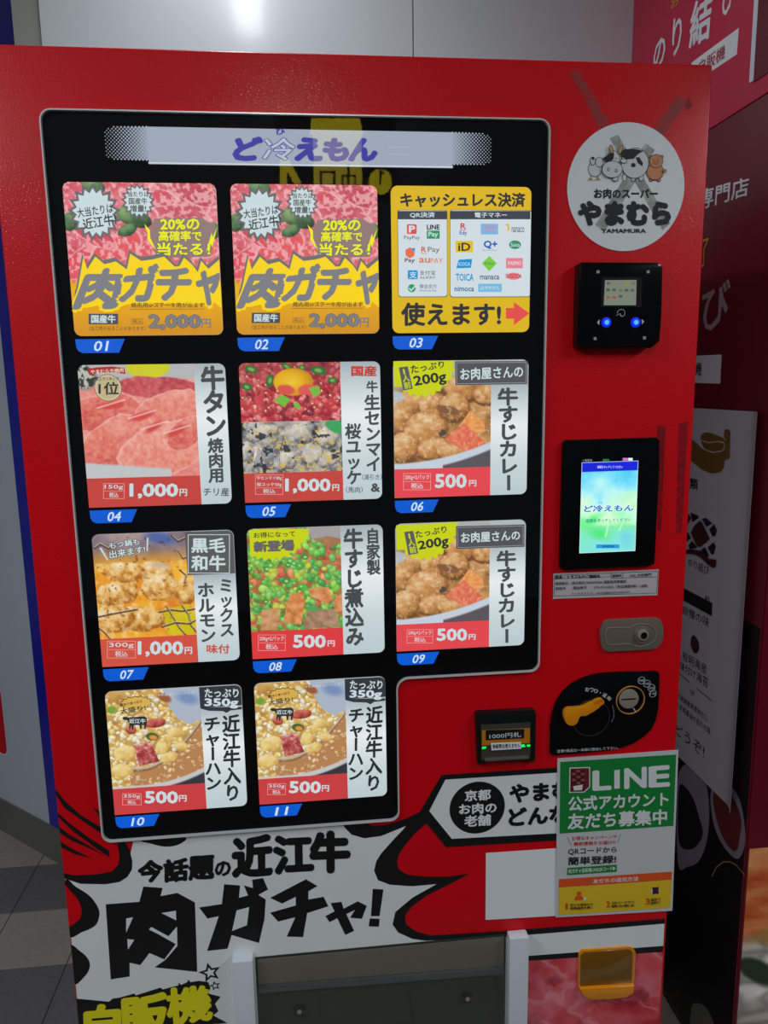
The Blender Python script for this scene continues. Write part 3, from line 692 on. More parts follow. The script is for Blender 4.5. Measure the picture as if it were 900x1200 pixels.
# -- card 05: horse tartare and tripe
C5 = crop(270, 410, 4.737)
c = Card(1, 1, 'card showing an egg yolk on raw meat above a picture of grey tripe', C5)
P = Pic(150, 86, (214, 92, 96))
P.im = P.grade(P.fbm(8, 4, 4), [(120, 30, 44), (196, 60, 70), (226, 96, 100)]); P.grains(260, 4, [(216, 78, 82), (236, 104, 102), (200, 62, 72), (244, 136, 130), (226, 92, 96), (180, 50, 62)], .03, .06, .6, edge=.3, hi=.3)
P.over((P.fbm(12, 17, 3) > .68) * .6, (96, 30, 44)); P.grains(50, 71, [(244, 224, 170)], .012, .016, .6)
P.over(np.clip((.26 - P.V) / .2, 0, 1) * .3, (110, 60, 66))
for q, (x, y, rx, ry, ro) in enumerate([(.12, .06, .08, .04, .3), (.78, .08, .09, .045, .2), (.07, .23, .06, .04, .4), (.92, .18, .06, .035, 0), (.30, .17, .04, .07, .3), (.47, .04, .07, .03, .5), (.62, .05, .04, .03, 0)]):
    P.ell(x, y, rx, ry, ro, (60, 116, 56), .25, .3, q); P.ell(x, y, rx * .5, ry * .5, ro, (126, 180, 90), .3)
m, d = P.ellm(.53, .19, .20, .135, 0, .04); g = .75 - d * .5 - (P.U - .46) * .8; P.blend(m, P.grade(g, [(196, 132, 20), (236, 176, 24), (250, 206, 60), (255, 232, 130)]))
P.ell(.45, .26, .1, .06, .2, (226, 88, 82), .3, .5, 9); P.ell(.66, .27, .12, .06, 0, (230, 96, 90), .3, .5, 19)
for pts in ([(.33, .36), (.42, .31), (.50, .36), (.42, .43)], [(.68, .25), (.78, .23), (.80, .30), (.73, .34)], [(.52, .40), (.56, .38), (.60, .44), (.56, .46)]):
    P.over(P.polym(pts), (120, 196, 70))
c.picture(P, 0, 0, .714, .416)
P = Pic(150, 76, (190, 188, 186))
g = P.fbm(8, 3, 5) * .75 + P.fbm(34, 5, 3) * .35; P.im = P.grade((g - .2) * 1.25, [(44, 46, 54), (112, 112, 116), (178, 176, 172), (222, 220, 212), (244, 240, 230)])
for q, (x, y, rx, ry, ro) in enumerate([(.22, .36, .16, .1, .5), (.05, .30, .08, .12, 0), (.42, .38, .12, .10, -.4), (.70, .34, .1, .12, .6), (.88, .38, .12, .08, -.3), (.60, .13, .2, .09, .1), (.2, .1, .18, .08, -.3), (.85, .18, .12, .1, .4)]):
    P.lump(x, y, rx, ry, ro, (90, 88, 92), (196, 190, 182), (244, 238, 226), seed=q + 20, warp=.9)
for q in range(14): P.seg(.10 + q * .02, .46 - q * .006, .16 + q * .016, .26 + .01 * (q % 3), .006, (96, 102, 140), .8)
P.over((P.fbm(40, 12, 2) > .68) * .9, (226, 190, 90)); P.over((P.fbm(14, 44, 3) > .68) * .8, (40, 44, 52)); P.ell(.96, .06, .14, .07, .4, (70, 170, 100), .2, .3)
c.picture(P, 0, .418, .714, .79, (0, 0, 0, 0)); b = c.band(.714, .785, (200, 72, 66)); c.strip(.714, 0)
c.price(b, '1,000', (308, 715, 552, 792), (566, 745, 602, 780), (140, 692, 292, 800), ['牛センマイ80g', '桜ユッケ50g', '税込'])
k = c.ink(0.0008); k.text('国産', (672, 90, 808, 145), lit((200, 60, 50)), 0.05); k.column('牛', [(752, 172), (815, 170), (818, 235), (755, 237)], L_TITLE, 0.045); k.column('生センマイ', [(740, 250), (828, 246), (836, 672), (752, 678)], L_TITLE, 0.045)
k.text('（湯引き）', (730, 688, 838, 720), L_TITLE, 0.01); k.text('&', (780, 740, 826, 784), L_TITLE, 0.045); k.column('桜ユッケ', [(635, 408), (722, 406), (728, 745), (645, 748)], L_TITLE, 0.045); k.text('（馬肉）', (640, 757, 732, 790), L_TITLE, 0.01)
k.build('title_lettering', c.t); c.number('05')

# -- cards 06 and 09: beef tendon curry
def curry(i, dz, label, num):
    cr = crop(450, 410 if i == 1 else 600, 4.737); c = Card(i, 2, label, cr)
    P = Pic(150, 162, (190, 140, 86)); P.im = P.grade(P.fbm(7, 8, 4), [(110, 78, 50), (176, 124, 72), (214, 160, 100), (232, 190, 140)])
    P.over(np.clip((.30 - P.V) / .06, 0, 1), (180, 184, 178))
    D, M_, L_ = (120, 76, 40), (204, 142, 82), (246, 210, 160)
    P.ell(.55, .38, .2, .12, 0, (120, 84, 60), .2)
    for q, a in enumerate([(.72, .27, .22, .13, .1), (.95, .34, .14, .1, 0), (.20, .40, .20, .13, -.2), (.40, .44, .16, .14, .6), (.62, .46, .16, .15, .3), (.06, .55, .16, .17, 0), (.33, .70, .24, .21, .2), (.10, .86, .17, .16, .3), (.42, .88, .2, .12, 0), (.62, .92, .2, .1, .1)]):
        P.ell(a[0], a[1] + .02, a[2] * 1.06, a[3] * 1.08, a[4], (112, 72, 42), .2, .25, q + 3); P.lump(*a, (130, 84, 44), (208, 148, 88), (252, 226, 180), seed=q + 3, warp=.25, tex=.32)
    P.ell(.56, .49, .15, .055, .25, (140, 96, 66), .3, .4, 2)
    for pts, co in (([(.60, .76), (.78, .50), (.93, .62), (.94, .72), (.80, .72)], ((214, 120, 60), (240, 156, 84), (252, 196, 120))), ([(.52, .78), (.72, .62), (.94, .82), (.90, .96), (.78, .94)], ((206, 84, 56), (232, 116, 84), (250, 170, 140)))):
        m = P.polym(pts); P.blend(m, P.grade(P.fbm(24, 9, 3) * .8 + .15, co))
    P.ell(.5, .72, .05, .05, 0, (96, 72, 64), .4)
    P.ell(.02, .35, .1, .07, 0, (186, 196, 202), .3)
    yy = 1.01 - .20 * P.U ** 2
    P.over(np.clip((P.V - yy) / .015, 0, 1), (206, 218, 232)); P.over(np.clip((P.V - yy - .075) / .02, 0, 1) * (P.U > .5), (96, 90, 96))
    m = ((P.fbm(40, 33, 2) > .72) * (P.V > .35) * (P.V < yy)).astype(float); P.over(m * .4, (255, 232, 200))
    c.picture(P, 0, .0, .72, .79); b = c.band(.72, .785, (232, 74, 82)); c.strip(.72, .16)
    dy = 8 if i == 2 else 0; y0 = 62 if i == 1 else 74
    k = c.ink(0.0004)
    a = c.at(.0, .0)
    BURST = lit((206, 216, 20))
    pts = [(50, 62), (385, 60), (380, 95), (392, 118), (368, 132), (376, 160), (348, 168), (348, 196), (318, 200), (310, 230), (285, 228), (272, 258), (248, 240), (228, 270), (208, 246), (180, 268), (168, 242), (138, 258), (132, 228), (104, 232), (100, 204), (60, 205), (55, 200)]
    if i == 2: pts = [(x + 14, y + 2) for x, y in pts]; pts[0] = (66, 72); pts[1] = (410, 50); pts[-1] = (70, 205)
    W0 = c.at(0.004, 0.004)
    k.poly(pts, BURST)
    ox, oy = (0, 0) if i == 1 else (30, 10)
    k.poly([(80 + ox, 98 + oy), (130 + ox, 92 + oy), (158 + ox, 216 + oy), (104 + ox, 226 + oy)], lit((92, 92, 96))); k.column('1人前', [(88 + ox, 102 + oy), (128 + ox, 98 + oy), (150 + ox, 212 + oy), (112 + ox, 218 + oy)], BURST, 0.03)
    if i == 1:
        k.text('たっぷり', [(145, 88), (328, 62), (330, 98), (150, 132)], L_INK, 0.03); k.text('200g', [(160, 148), (336, 118), (344, 190), (172, 214)], L_INK, 0.04)
    else:
        k.text('たっぷり', [(170, 105), (342, 74), (344, 110), (176, 140)], L_INK, 0.03); k.text('200g', [(185, 160), (350, 128), (356, 195), (195, 218)], L_INK, 0.04)
    k.build('offer_burst', c.t)
    k = c.ink(0.0008)
    if i == 1: q = [(391, 64), (793, 62), (791, 190), (393, 196)]; t1 = [(420, 104), (765, 88), (767, 152), (422, 168)]; t2 = [(626, 212), (738, 210), (738, 780), (636, 784)]
    else: q = [(396, 76), (776, 66), (775, 190), (398, 202)]; t1 = [(424, 112), (748, 98), (750, 152), (426, 168)]; t2 = [(620, 212), (728, 208), (724, 720), (630, 728)]
    k.poly(q, lit((84, 84, 90))); k.build('heading_plate', c.t); k = c.ink(0.0010); qq = [(q[0][0] + 8, q[0][1] + 8), (q[1][0] - 8, q[1][1] + 8), (q[2][0] - 8, q[2][1] - 8), (q[3][0] + 8, q[3][1] - 8)]; k.line(qq + [qq[0]], .0005, L_SILVER)
    k.text('お肉屋さんの', t1, L_WHITE, 0.035, edge=(L_INK, 0.06)); k.column('牛すじカレー', t2, L_TITLE, 0.055)
    k.build('title_lettering', c.t)
    if i == 1: c.price(b, '500', (284, 690, 452, 762), (470, 722, 508, 755), (106, 684, 256, 775), ['200g×2パック', '税込'])
    else: c.price(b, '500', (294, 645, 455, 708), (468, 674, 504, 703), (126, 648, 268, 722), ['200g×2パック', '税込'])
    c.number(num); return c
curry(1, 0, 'upper beef curry card, its grey heading flush with the top edge', '06')
curry(2, 0, 'lower beef curry card, with a pale gap above its grey heading', '09')

# -- card 07: grilled offal
C7 = crop(100, 600, 4.737)
c = Card(2, 0, 'glowing orange card of offal grilling over flames on a wire mesh', C7)
P = Pic(150, 166, (236, 160, 50)); P.im = P.grade(P.fbm(4, 2, 4) * .9 + .1, [(206, 96, 30), (238, 150, 40), (252, 190, 60), (255, 220, 120)])
P.blend(np.clip((.34 - P.V) / .2, 0, 1), P.grade(P.fbm(5, 31, 4), [(96, 84, 96), (150, 132, 140), (206, 176, 160)]))
P.ell(.68, .06, .2, .08, .2, (84, 106, 170), .6, .3)
for q, a in enumerate([(.22, .62, .24, .13, -.1), (.62, .42, .2, .14, .2), (.66, .58, .22, .14, 0), (.92, .62, .14, .14, .3), (.40, .90, .34, .14, .05), (.16, .88, .2, .16, 0), (.30, .40, .24, .1, .1)]):
    P.lump(*a, (172, 100, 34), (234, 180, 96), (252, 230, 190), seed=q + 60, warp=.5, tex=.6)
P.over(np.clip((P.fbm(16, 88, 3) - .55) * 8, 0, 1) * (P.V > .3) * .45, (255, 236, 190)); P.ell(.66, .34, .13, .05, .1, (206, 186, 160), .7, .6, 5)
P.over(P.polym([(.66, .82), (.92, .76), (1, .92), (.96, 1.1), (.7, 1.08)]) * .8, (214, 206, 20))
for q in ([(.0, .86), (.12, .84), (.25, .82), (.4, .8)], [(.62, .84), (.74, .82), (.86, .84), (1.0, .82)], [(.70, .78), (.76, .90), (.82, 1.02), (.88, 1.1)], [(.86, .78), (.92, .88), (.94, 1.0), (1.0, 1.08)], [(.64, 1.0), (.78, .96), (.92, .98), (1, .94)], [(.02, .14), (.08, .1), (.16, .15), (.26, .09)], [(.8, .04), (.86, .10), (.96, .06)], [(.86, .40), (.92, .46), (.9, .54)], [(.0, .98), (.06, 1.04), (.1, 1.1)], [(.86, .2), (.9, .28), (.98, .26)]):
    for a_, b_ in zip(q[:-1], q[1:]): P.seg(*a_, *b_, .012, (90, 60, 40)); P.seg(a_[0], a_[1] - .012, b_[0], b_[1] - .012, .006, (220, 210, 190), .7)
P.over((P.fbm(30, 5, 2) > .80) * .5, (90, 54, 24))
c.picture(P, 0, 0, .70, .79); b = c.band(.695, .785, (214, 84, 66)); c.strip(.695, .32)
c.price(b, '1,000', (298, 715, 542, 795), (555, 745, 594, 782), (126, 712, 282, 805), ['300g', '税込'])
k = c.ink(0.0006); k.text('もつ鍋も', [(135, 168), (300, 142), (304, 176), (140, 202)], L_WHITE, 0.03, edge=(L_INK, 0.08)); k.text('出来ます!', [(136, 214), (332, 182), (338, 222), (142, 254)], L_WHITE, 0.03, edge=(L_INK, 0.08))
k.poly([(82, 196), (94, 194), (132, 262), (126, 264)], L_WHITE); k.poly([(346, 138), (354, 140), (350, 214), (344, 212)], L_WHITE)
tl = c.at(.655, 0); 
k.raw(rounded(c.at(.655, 0)[0], c.at(.655, 0)[1], c.at(1, 0)[0], c.at(1, .325)[1], .010, (0, 1, 0, 0)), lit((92, 92, 92))); k.build('heading_plate', c.t); k = c.ink(0.0021); k.frame(574, 122, 802, 334, .0010, L_WHITE)
k.text('黒毛', (594, 142, 778, 220), L_WHITE, 0.04); k.text('和牛', (594, 238, 778, 318), L_WHITE, 0.04)
k.column('ミックス', [(742, 362), (822, 358), (830, 682), (750, 690)], L_TITLE, 0.045); k.column('ホルモン', [(622, 385), (716, 382), (730, 715), (640, 720)], L_TITLE, 0.045); k.text('味付', (678, 728, 802, 775), lit((196, 84, 64)), 0.04)
k.build('title_lettering', c.t); c.number('07')

# -- card 08: simmered tendon with green onion
C8 = crop(280, 600, 5)
c = Card(2, 1, 'simmered beef card covered in chopped green onions with a yellow burst', C8)
P = Pic(150, 168, (150, 140, 70))
P.im = P.grade(P.fbm(8, 4, 4), [(120, 60, 40), (190, 110, 70), (226, 150, 90)]); P.grains(300, 9, [(96, 190, 76), (140, 206, 84), (214, 110, 84), (236, 150, 96), (170, 214, 96), (84, 176, 90), (226, 130, 90)], .045, .075, .8, edge=.3, hi=.25); P.grains(170, 19, [(110, 200, 80), (150, 214, 90), (84, 176, 84), (190, 214, 80), (120, 196, 100)], .035, .06, .7, edge=.3, hi=.35); P.cells(13, 9, [(96, 170, 70), (130, 190, 70), (70, 150, 66), (190, 90, 70), (210, 130, 70), (150, 200, 80), (176, 70, 60), (90, 160, 80), (160, 96, 60)], mask=np.zeros(P.U.shape), rim=.45)
P.over((P.fbm(9, 72, 3) > .66) * .4, (120, 70, 44))
P.over(P.polym([(.62, 0), (1, 0), (1, .14), (.84, .10), (.68, .13)]), (172, 166, 166)); P.over(P.polym([(.68, .13), (.84, .10), (1, .14), (1, .26), (.86, .22)]) * .8, (180, 120, 90))
rg = random.Random(4)
for q in range(46):
    x, y = rg.random(), .2 + rg.random() * .75
    if (y > .72 and x > .3): continue
    r1 = .03 + rg.random() * .025; co = rg.choice([(86, 180, 76), (124, 200, 80), (60, 150, 66), (206, 206, 60), (150, 214, 110)])
    P.ell(x, y, r1, r1 * .8, rg.random() * 3, co, .3); P.ell(x, y, r1 * .45, r1 * .35, 0, (196, 226, 140), .4)
for q, (pts, co) in enumerate((([(.42, .72), (.56, .69), (.58, .80), (.53, 1.06), (.34, 1.02)], ((170, 90, 44), (222, 144, 84), (244, 190, 130))), ([(.62, .66), (.84, .66), (.88, .80), (.80, .84), (.64, .74)], ((176, 90, 50), (226, 150, 92), (246, 196, 140))), ([(.88, .82), (1, .70), (1, .92), (.90, .94)], ((170, 86, 50), (220, 140, 90), (240, 180, 120))), ([(.6, .9), (.9, .9), (.95, 1.1), (.56, 1.1)], ((120, 90, 70), (176, 140, 110), (200, 170, 140))), ([(.12, .88), (.3, .86), (.28, 1.1), (.1, 1.1)], ((160, 96, 60), (206, 150, 100), (230, 180, 140))))):
    P.blend(P.polym(pts), P.grade(P.fbm(20, 90 + q, 3) * .9 + .1, co))
P.over(P.polym([(.58, .86), (.72, .86), (.73, .92), (.60, .91)]), (90, 170, 90))
c.picture(P, 0, 0, .70, .79); b = c.band(.685, .785, (226, 62, 66)); c.strip(.685, 0)
c.price(b, '500', (322, 718, 505, 788), (520, 748, 560, 782), (114, 715, 272, 806), ['200g×2パック', '税込'])
k = c.ink(0.0004); k.poly([(60, 106), (95, 98), (416, 96), (398, 112), (412, 132), (384, 146), (396, 172), (362, 178), (366, 206), (336, 208), (328, 240), (302, 232), (288, 262), (264, 250), (240, 284), (222, 262), (196, 290), (180, 266), (150, 286), (138, 262), (108, 276), (98, 254), (70, 262)], lit((206, 216, 20)))
k.text('お得になって', [(86, 118), (328, 108), (330, 140), (88, 150)], L_INK, 0.02); k.text('新登場', [(90, 172), (320, 160), (322, 220), (92, 230)], L_GREY, 0.05, edge=(L_INK, 0.06)); k.build('offer_burst', c.t)
k = c.ink(0.0008); k.column('自家製', [(742, 92), (820, 90), (828, 362), (750, 366)], L_TITLE, 0.045); k.column('牛すじ煮込み', [(612, 96), (724, 92), (730, 775), (626, 780)], L_TITLE, 0.055); k.build('title_lettering', c.t); c.number('08')

# -- cards 10 and 11: beef fried rice
C10 = crop(110, 780, 4.737)
c = Card(3, 0, 'beef fried rice card in the bottom left corner of the window', C10)
P = Pic(160, 178, (216, 176, 100)); P.im = P.grade(P.fbm(7, 3, 4), [(150, 104, 54), (210, 160, 86), (232, 200, 130)])
P.grains(620, 3, [(246, 226, 170), (250, 236, 200), (240, 204, 116), (232, 186, 92), (252, 242, 216), (244, 214, 130)], .026, .048, .62, edge=.28, hi=.3)
P.over(P.polym([(.60, 0), (1, 0), (1, .36), (.86, .42), (.74, .34), (.66, .2)]), (178, 190, 206)); P.ell(.86, .12, .16, .09, .3, (126, 152, 198), .6)
P.ell(.62, .10, .09, .05, .5, (160, 96, 56), .4, .5)
yy = .50 + .30 * np.sqrt(np.clip(1 - (P.U - .12), 0, 1)) ; edge = .88 - .52 * np.clip((P.U - .35) / .65, 0, 1) ** 1.7
bowl = np.clip((P.V - edge) / .02, 0, 1) * (P.U > .2)
sv = P.im.copy(); P.over(bowl, (190, 136, 86)); P.grains(420, 13, [(216, 164, 108), (228, 184, 130), (204, 148, 96), (238, 206, 164)], .022, .036, .6, mask=bowl, edge=.3, hi=.2)
P.over(np.clip(1 - np.abs(P.V - edge) / .018, 0, 1) * (P.U > .22), (190, 190, 192)); P.over(np.clip(1 - np.abs(P.V - edge - .03) / .02, 0, 1) * (P.U > .22) * .7, (120, 86, 60))
for q, a in enumerate([(.50, .38, .13, .055, -.1), (.24, .44, .06, .05, .3)]): P.lump(*a, (120, 44, 40), (196, 90, 76), (240, 160, 140), seed=q + 5)
P.blend(P.polym([(.26, .62), (.44, .58), (.52, .82), (.30, .86)]), P.grade(P.fbm(26, 8, 3) * .7 + .55 * np.clip(.75 - P.V, 0, .3) / .3, [(104, 36, 40), (170, 66, 66), (238, 170, 160), (255, 220, 210)]))
for q, a in enumerate([(.55, .66, .07, .08, .2), (.70, .50, .08, .06, 0), (.62, .78, .1, .06, -.3), (.76, .66, .08, .05, .2), (.16, .70, .12, .1, 0), (.12, .9, .12, .08, 0), (.64, .56, .05, .06, 0)]): P.lump(*a, (206, 160, 80), (240, 210, 130), (254, 240, 200), seed=q + 15)
P.ell(.46, .53, .075, .05, .2, (70, 104, 50), .2); P.ell(.47, .54, .05, .03, .2, (232, 150, 60), .3); P.ell(.06, .2, .06, .05, 0, (120, 170, 60), .4, .4)
y2 = 1.075 - .34 * np.clip(P.U - .3, 0, 1) ** 2; P.over(np.clip((P.V - y2) / .015, 0, 1), (206, 206, 206)); P.over(np.clip((P.V - y2 - .055) / .02, 0, 1) * (P.U > .5), (58, 56, 66))
c.picture(P, 0, 0, .695, .79); b = c.band(.69, .785, (204, 64, 66)); c.strip(.69, .15)
c.price(b, '500', (290, 692, 466, 755), (476, 712, 516, 746), (163, 703, 266, 765), ['350g', '税込'])
k = c.ink(0.0004)
k.burst(240, 200, .026, lit((60, 50, 40)), 15, .82, .012); k.burst(240, 201, .0245, lit((220, 178, 84)), 15, .84, .0108)
k.text('豪快で食べ応え', [(148, 208), (272, 182), (274, 198), (150, 222)], L_INK, 0.02); k.text('大盛り!', [(148, 232), (288, 212), (292, 240), (150, 262)], L_INK, 0.02)
k.poly([(160, 282), (176, 276), (196, 280), (286, 274), (298, 286), (297, 320), (290, 346), (282, 346), (284, 322), (270, 322), (268, 346), (260, 344), (256, 322), (226, 322), (222, 348), (214, 348), (212, 324), (206, 346), (199, 346), (200, 312), (188, 296), (168, 294)], L_INK)
k.text('近江牛', (200, 288, 290, 312), L_WHITE, 0.03); k.text('※写真はイメージです', [(360, 150), (560, 138), (560, 150), (360, 164)], L_WHITE)
k.build('offer_burst', c.t)
k = c.ink(0.0008); a = c.at(.688, 0); d = c.at(1, .165); k.raw(rounded(a[0], a[1], d[0], d[1], .010, (0, 1, 0, 0)), lit((52, 54, 62))); k.poly([(594, 225), (824, 222), (822, 236), (760, 242), (738, 256), (718, 246), (640, 244), (594, 232)], lit((52, 54, 62))); k.build('heading_plate', c.t); k = c.ink(0.0014)
k.text('たっぷり', (618, 122, 804, 168), L_WHITE, 0.03); k.text('350g', (620, 176, 800, 228), L_WHITE, 0.05)
k.column('近江牛入り', [(714, 268), (810, 262), (820, 738), (726, 745)], lit((40, 42, 48)), 0.045); k.column('チャーハン', [(612, 275), (704, 270), (712, 680), (622, 684)], lit((40, 42, 48)), 0.045)
k.build('title_lettering', c.t); c.number('10')
copy_card(c, 0, 1, 'beef fried rice card beside the step where the red door cuts in', '11')
def smooth(pts, n=5):
    """closed rounded outline through the points"""
    out = []; N = len(pts)
    for i in range(N):
        p0, p1, p2, p3 = [np.array(pts[(i + k) % N], float) for k in (-1, 0, 1, 2)]
        for k in range(n):
            t = k / n; out.append(tuple(0.5 * ((2 * p1) + (-p0 + p2) * t + (2 * p0 - 5 * p1 + 4 * p2 - p3) * t * t + (-p0 + 3 * p1 - 3 * p2 + p3) * t ** 3)))
    return out
# ================================================================== CONTROLS ON THE RIGHT COLUMN
def H(*c_): return c_
# -- contactless card reader
CR = crop(670, 300, 8.18, Fh(0.020)); CR0 = crop(670, 300, 8.18, Fh(0.010))
body = [CR0(*q) for q in [(52, 92), (78, 66), (800, 68), (848, 108), (838, 560), (818, 822), (738, 885), (60, 888), (30, 855), (38, 480)]]
cr = plate('card_reader', body, 0.0, 0.020, GLOSS_BLACK, vm, bevel=0.004)
sc_ = plate('reader_screen', [CR(*q) for q in [(318, 232), (620, 230), (614, 472), (306, 472)]], 0.0203, 0.0207, lit((118, 128, 112), 0.9), cr)
ring('screen_bezel', [CR(*q) for q in [(284, 204), (672, 204), (664, 492), (276, 490)]], [CR(*q) for q in [(314, 230), (622, 228), (616, 474), (304, 474)]], 0.0195, 0.0212, paint('bezel_black', (24, 22, 24), 0.3), cr)
ik = Ink(CR, 0.0208)
for q, (x, y, co) in enumerate([(350, 262, (90, 90, 92)), (420, 262, (130, 128, 120)), (480, 262, (130, 128, 120)), (530, 264, (150, 140, 50)), (585, 264, (110, 110, 110)), (345, 325, (80, 80, 84)), (402, 326, (90, 84, 90)), (465, 330, (120, 110, 90)), (520, 330, (80, 84, 90)), (575, 330, (90, 90, 96)), (345, 398, (150, 90, 90)), (402, 398, (170, 70, 76)), (462, 388, (80, 84, 80))]):
    ik.rect(x - 17, y - 12, x + 17, y + 12, lit(co, 0.8))
ik.build('screen_icons', cr)
ik = Ink(CR, 0.0206); WM = paint('white_marking', (210, 212, 215), 0.5)
ik.line([(426, 572), (450, 556), (470, 556), (464, 572), (482, 580), (504, 570), (508, 536), (490, 512), (456, 514), (438, 532), (436, 548)], 0.0007, WM)
ik.poly([(240, 636), (266, 608), (262, 664)], WM); ik.poly([(692, 630), (668, 604), (670, 656)], WM)
ik.build('marking', cr)
for x, y in ((328, 637), (608, 637)):
    c0 = CR(x, y); b = plate('button', circ(c0[0], c0[1], 0.0068), 0.020, 0.0226, lit((6, 24, 235), 1.6), cr, bevel=0.001); 
    ring('button_rim', circ(c0[0], c0[1], 0.0080), circ(c0[0], c0[1], 0.0068), 0.020, 0.0215, lit((20, 20, 150), 0.7), cr)
    plate('button_light', circ(c0[0] + .0003, c0[1], 0.0036), 0.0226, 0.0230, lit((40, 140, 255), 2.0), cr)
for x, y in ((250, 153), (730, 153), (222, 792), (695, 785)):
    c0 = CR(x, y); plate('screw', rounded(c0[0] - .0022, c0[1] + .0022, c0[0] + .0022, c0[1] - .0022, .0006), 0.020, 0.0212, paint('screw_cap', (176, 168, 166), 0.4), cr)

# -- touch screen
TS = crop(630, 500, 4.285)
ts = plate('touch_screen', [TS(*q) for q in [(120, 80), (134, 66), (588, 52), (602, 68), (600, 200), (578, 680), (560, 694), (120, 714), (104, 702), (112, 380)]], 0.0, 0.008, GLOSS_BLACK, vm, bevel=0.002)
TQ = [TS(*q) for q in [(212, 177), (494, 168), (479, 618), (200, 630)]]
P = Pic(100, 158, (150, 210, 226)); g = P.fbm(3, 4, 4)
P.im = P.grade(np.clip(P.V / P.a * 1.1 + (g - .5) * .5, 0, 1), [(70, 186, 226), (120, 210, 232), (170, 226, 226), (196, 236, 196), (120, 220, 150), (120, 212, 200)])
for q, a in enumerate([(.2, 1.02, .3, .12, -.5), (.75, .95, .3, .14, .5), (.85, .62, .25, .12, -.3), (.35, 1.25, .3, .14, .3), (.85, 1.35, .2, .2, 0)]): P.ell(*a, [(90, 226, 120), (150, 236, 180), (176, 230, 190), (80, 216, 120), (110, 200, 210)][q], .8, .5, q)
for q in ((.5, 1.1, .42, .92), (.44, 1.1, .58, .96), (.5, 1.1, .46, 1.3), (.7, 1.2, .84, .9)): P.seg(*q, .02, (200, 244, 190), .6)
P.over(P.V < .165, (20, 30, 200)); P.over(np.clip(1 - np.minimum.reduce([P.U, 1 - P.U, P.V, P.a - P.V]) / .012, 0, 1), (214, 240, 255))
o = P.build('display', TQ, 0.0085, ts, 1.15)
ik = Ink(TS, 0.0088)
ik.text('画面をタッチしてください', (290, 193, 415, 206), lit((230, 240, 255), 1.1))
BL = lit((10, 120, 190), 1.0); SH = lit((226, 244, 250), 1.1)
ik.text('ど冷えもん', [(226, 392), (470, 388), (466, 418), (222, 424)], BL, 0.05, edge=(SH, 0.10)); ik.text('ひ', (294, 373, 314, 384), BL)
ik.text('画面をタッチしてください', [(232, 459), (456, 453), (455, 470), (231, 476)], lit((10, 96, 130), 1.0), 0.01)
ik.rect(282, 585, 398, 604, lit((40, 150, 220), 1.0)); ik.text('SANDEN', (312, 589, 370, 600), lit((10, 40, 110), 1.0), 0.02)
ik.text('▪ 設定済', (215, 161, 262, 170), lit((180, 190, 200), 1.0)); ik.text('販売中', (316, 159, 346, 170), lit((30, 210, 60), 1.1)); ik.rect(414, 154, 440, 167, lit((200, 120, 200), 1.0)); ik.rect(441, 154, 463, 167, lit((230, 240, 240), 1.0))
ik.build('lettering', ts)

# -- lock plate
LK = crop(690, 710, 9); 
lk = plate('lock_plate', [LK(*q) for q in [(112, 300), (114, 230), (150, 160), (205, 140), (700, 118), (745, 140), (775, 200), (780, 290), (765, 380), (705, 440), (650, 455), (210, 478), (150, 462), (120, 400)]], 0.0, 0.004, DARK_STEEL, vm, bevel=0.0012)
g = [(160, 300), (170, 240), (200, 218), (425, 214), (470, 190), (540, 176), (620, 184), (680, 220), (706, 290), (680, 360), (620, 400), (540, 425), (470, 415), (425, 394), (210, 405), (175, 380)]
go = [LK(*q) for q in g]
ring('plate_groove', go, inset(go, 0.0010) if True else go, 0.0036, 0.0050, STEEL, lk)
c0 = LK(555, 300); plate('lock_ring', circ(c0[0], c0[1], 0.0150, 32), 0.004, 0.0062, DARK_STEEL, lk, bevel=0.001)
c0 = LK(548, 290); plate('lock_cylinder', circ(c0[0], c0[1], 0.0092, 28), 0.006, 0.0105, STEEL, lk, bevel=0.0008)
plate('key_slot', rounded(c0[0] - .005, c0[1] - .001, c0[0] + .005, c0[1] - .0035, .0006), 0.0105, 0.0108, BLACK, lk)
plate('lock_core', circ(c0[0] + .0008, c0[1] - .0006, 0.0058, 24), 0.0104, 0.0106, paint('core_dark', (40, 38, 38), 0.3, metal=1.0), lk)

# -- coin panel
CP = crop(640, 780, 6.43)
leaf = [(22, 640), (30, 660), (48, 668), (250, 652), (450, 632), (560, 612), (650, 580), (730, 530), (790, 470), (822, 400), (838, 320), (845, 200), (848, 62), (840, 44), (822, 36), (700, 40), (560, 42), (440, 50), (350, 62), (270, 88), (190, 128), (120, 190), (70, 270), (38, 370), (24, 480)]
cp = plate('coin_panel', [CP(*q) for q in leaf], 0.0, 0.004, GLOSS_BLACK, vm, bevel=0.001)
lo = [CP(*q) for q in leaf]; ring('panel_edge', [(a_[0], a_[1]) for a_ in inset(lo, -0.0008)], lo, 0.0, 0.0030, paint('thin_edge_grey', (120, 90, 90), 0.3), cp)
c0 = CP(330, 385); ring('dial_ring', circ(c0[0], c0[1], 0.0330, 40), circ(c0[0], c0[1], 0.0312, 40), 0.004, 0.0056, paint('dial_black', (40, 40, 44), 0.15), cp)
CPL = crop(640, 780, 6.43, Fh(0.011))
lev = [(134, 385), (138, 345), (165, 322), (215, 318), (262, 312), (300, 300), (345, 276), (415, 250), (437, 278), (400, 310), (320, 366), (290, 378), (262, 380), (246, 395), (236, 425), (212, 446), (178, 450), (148, 430)]
lev = [(x, y) for x, y in lev]
lv = plate('return_lever', [CPL(*q) for q in smooth(lev, 3)], 0.004, 0.013, AMBER, cp, bevel=0.0016)
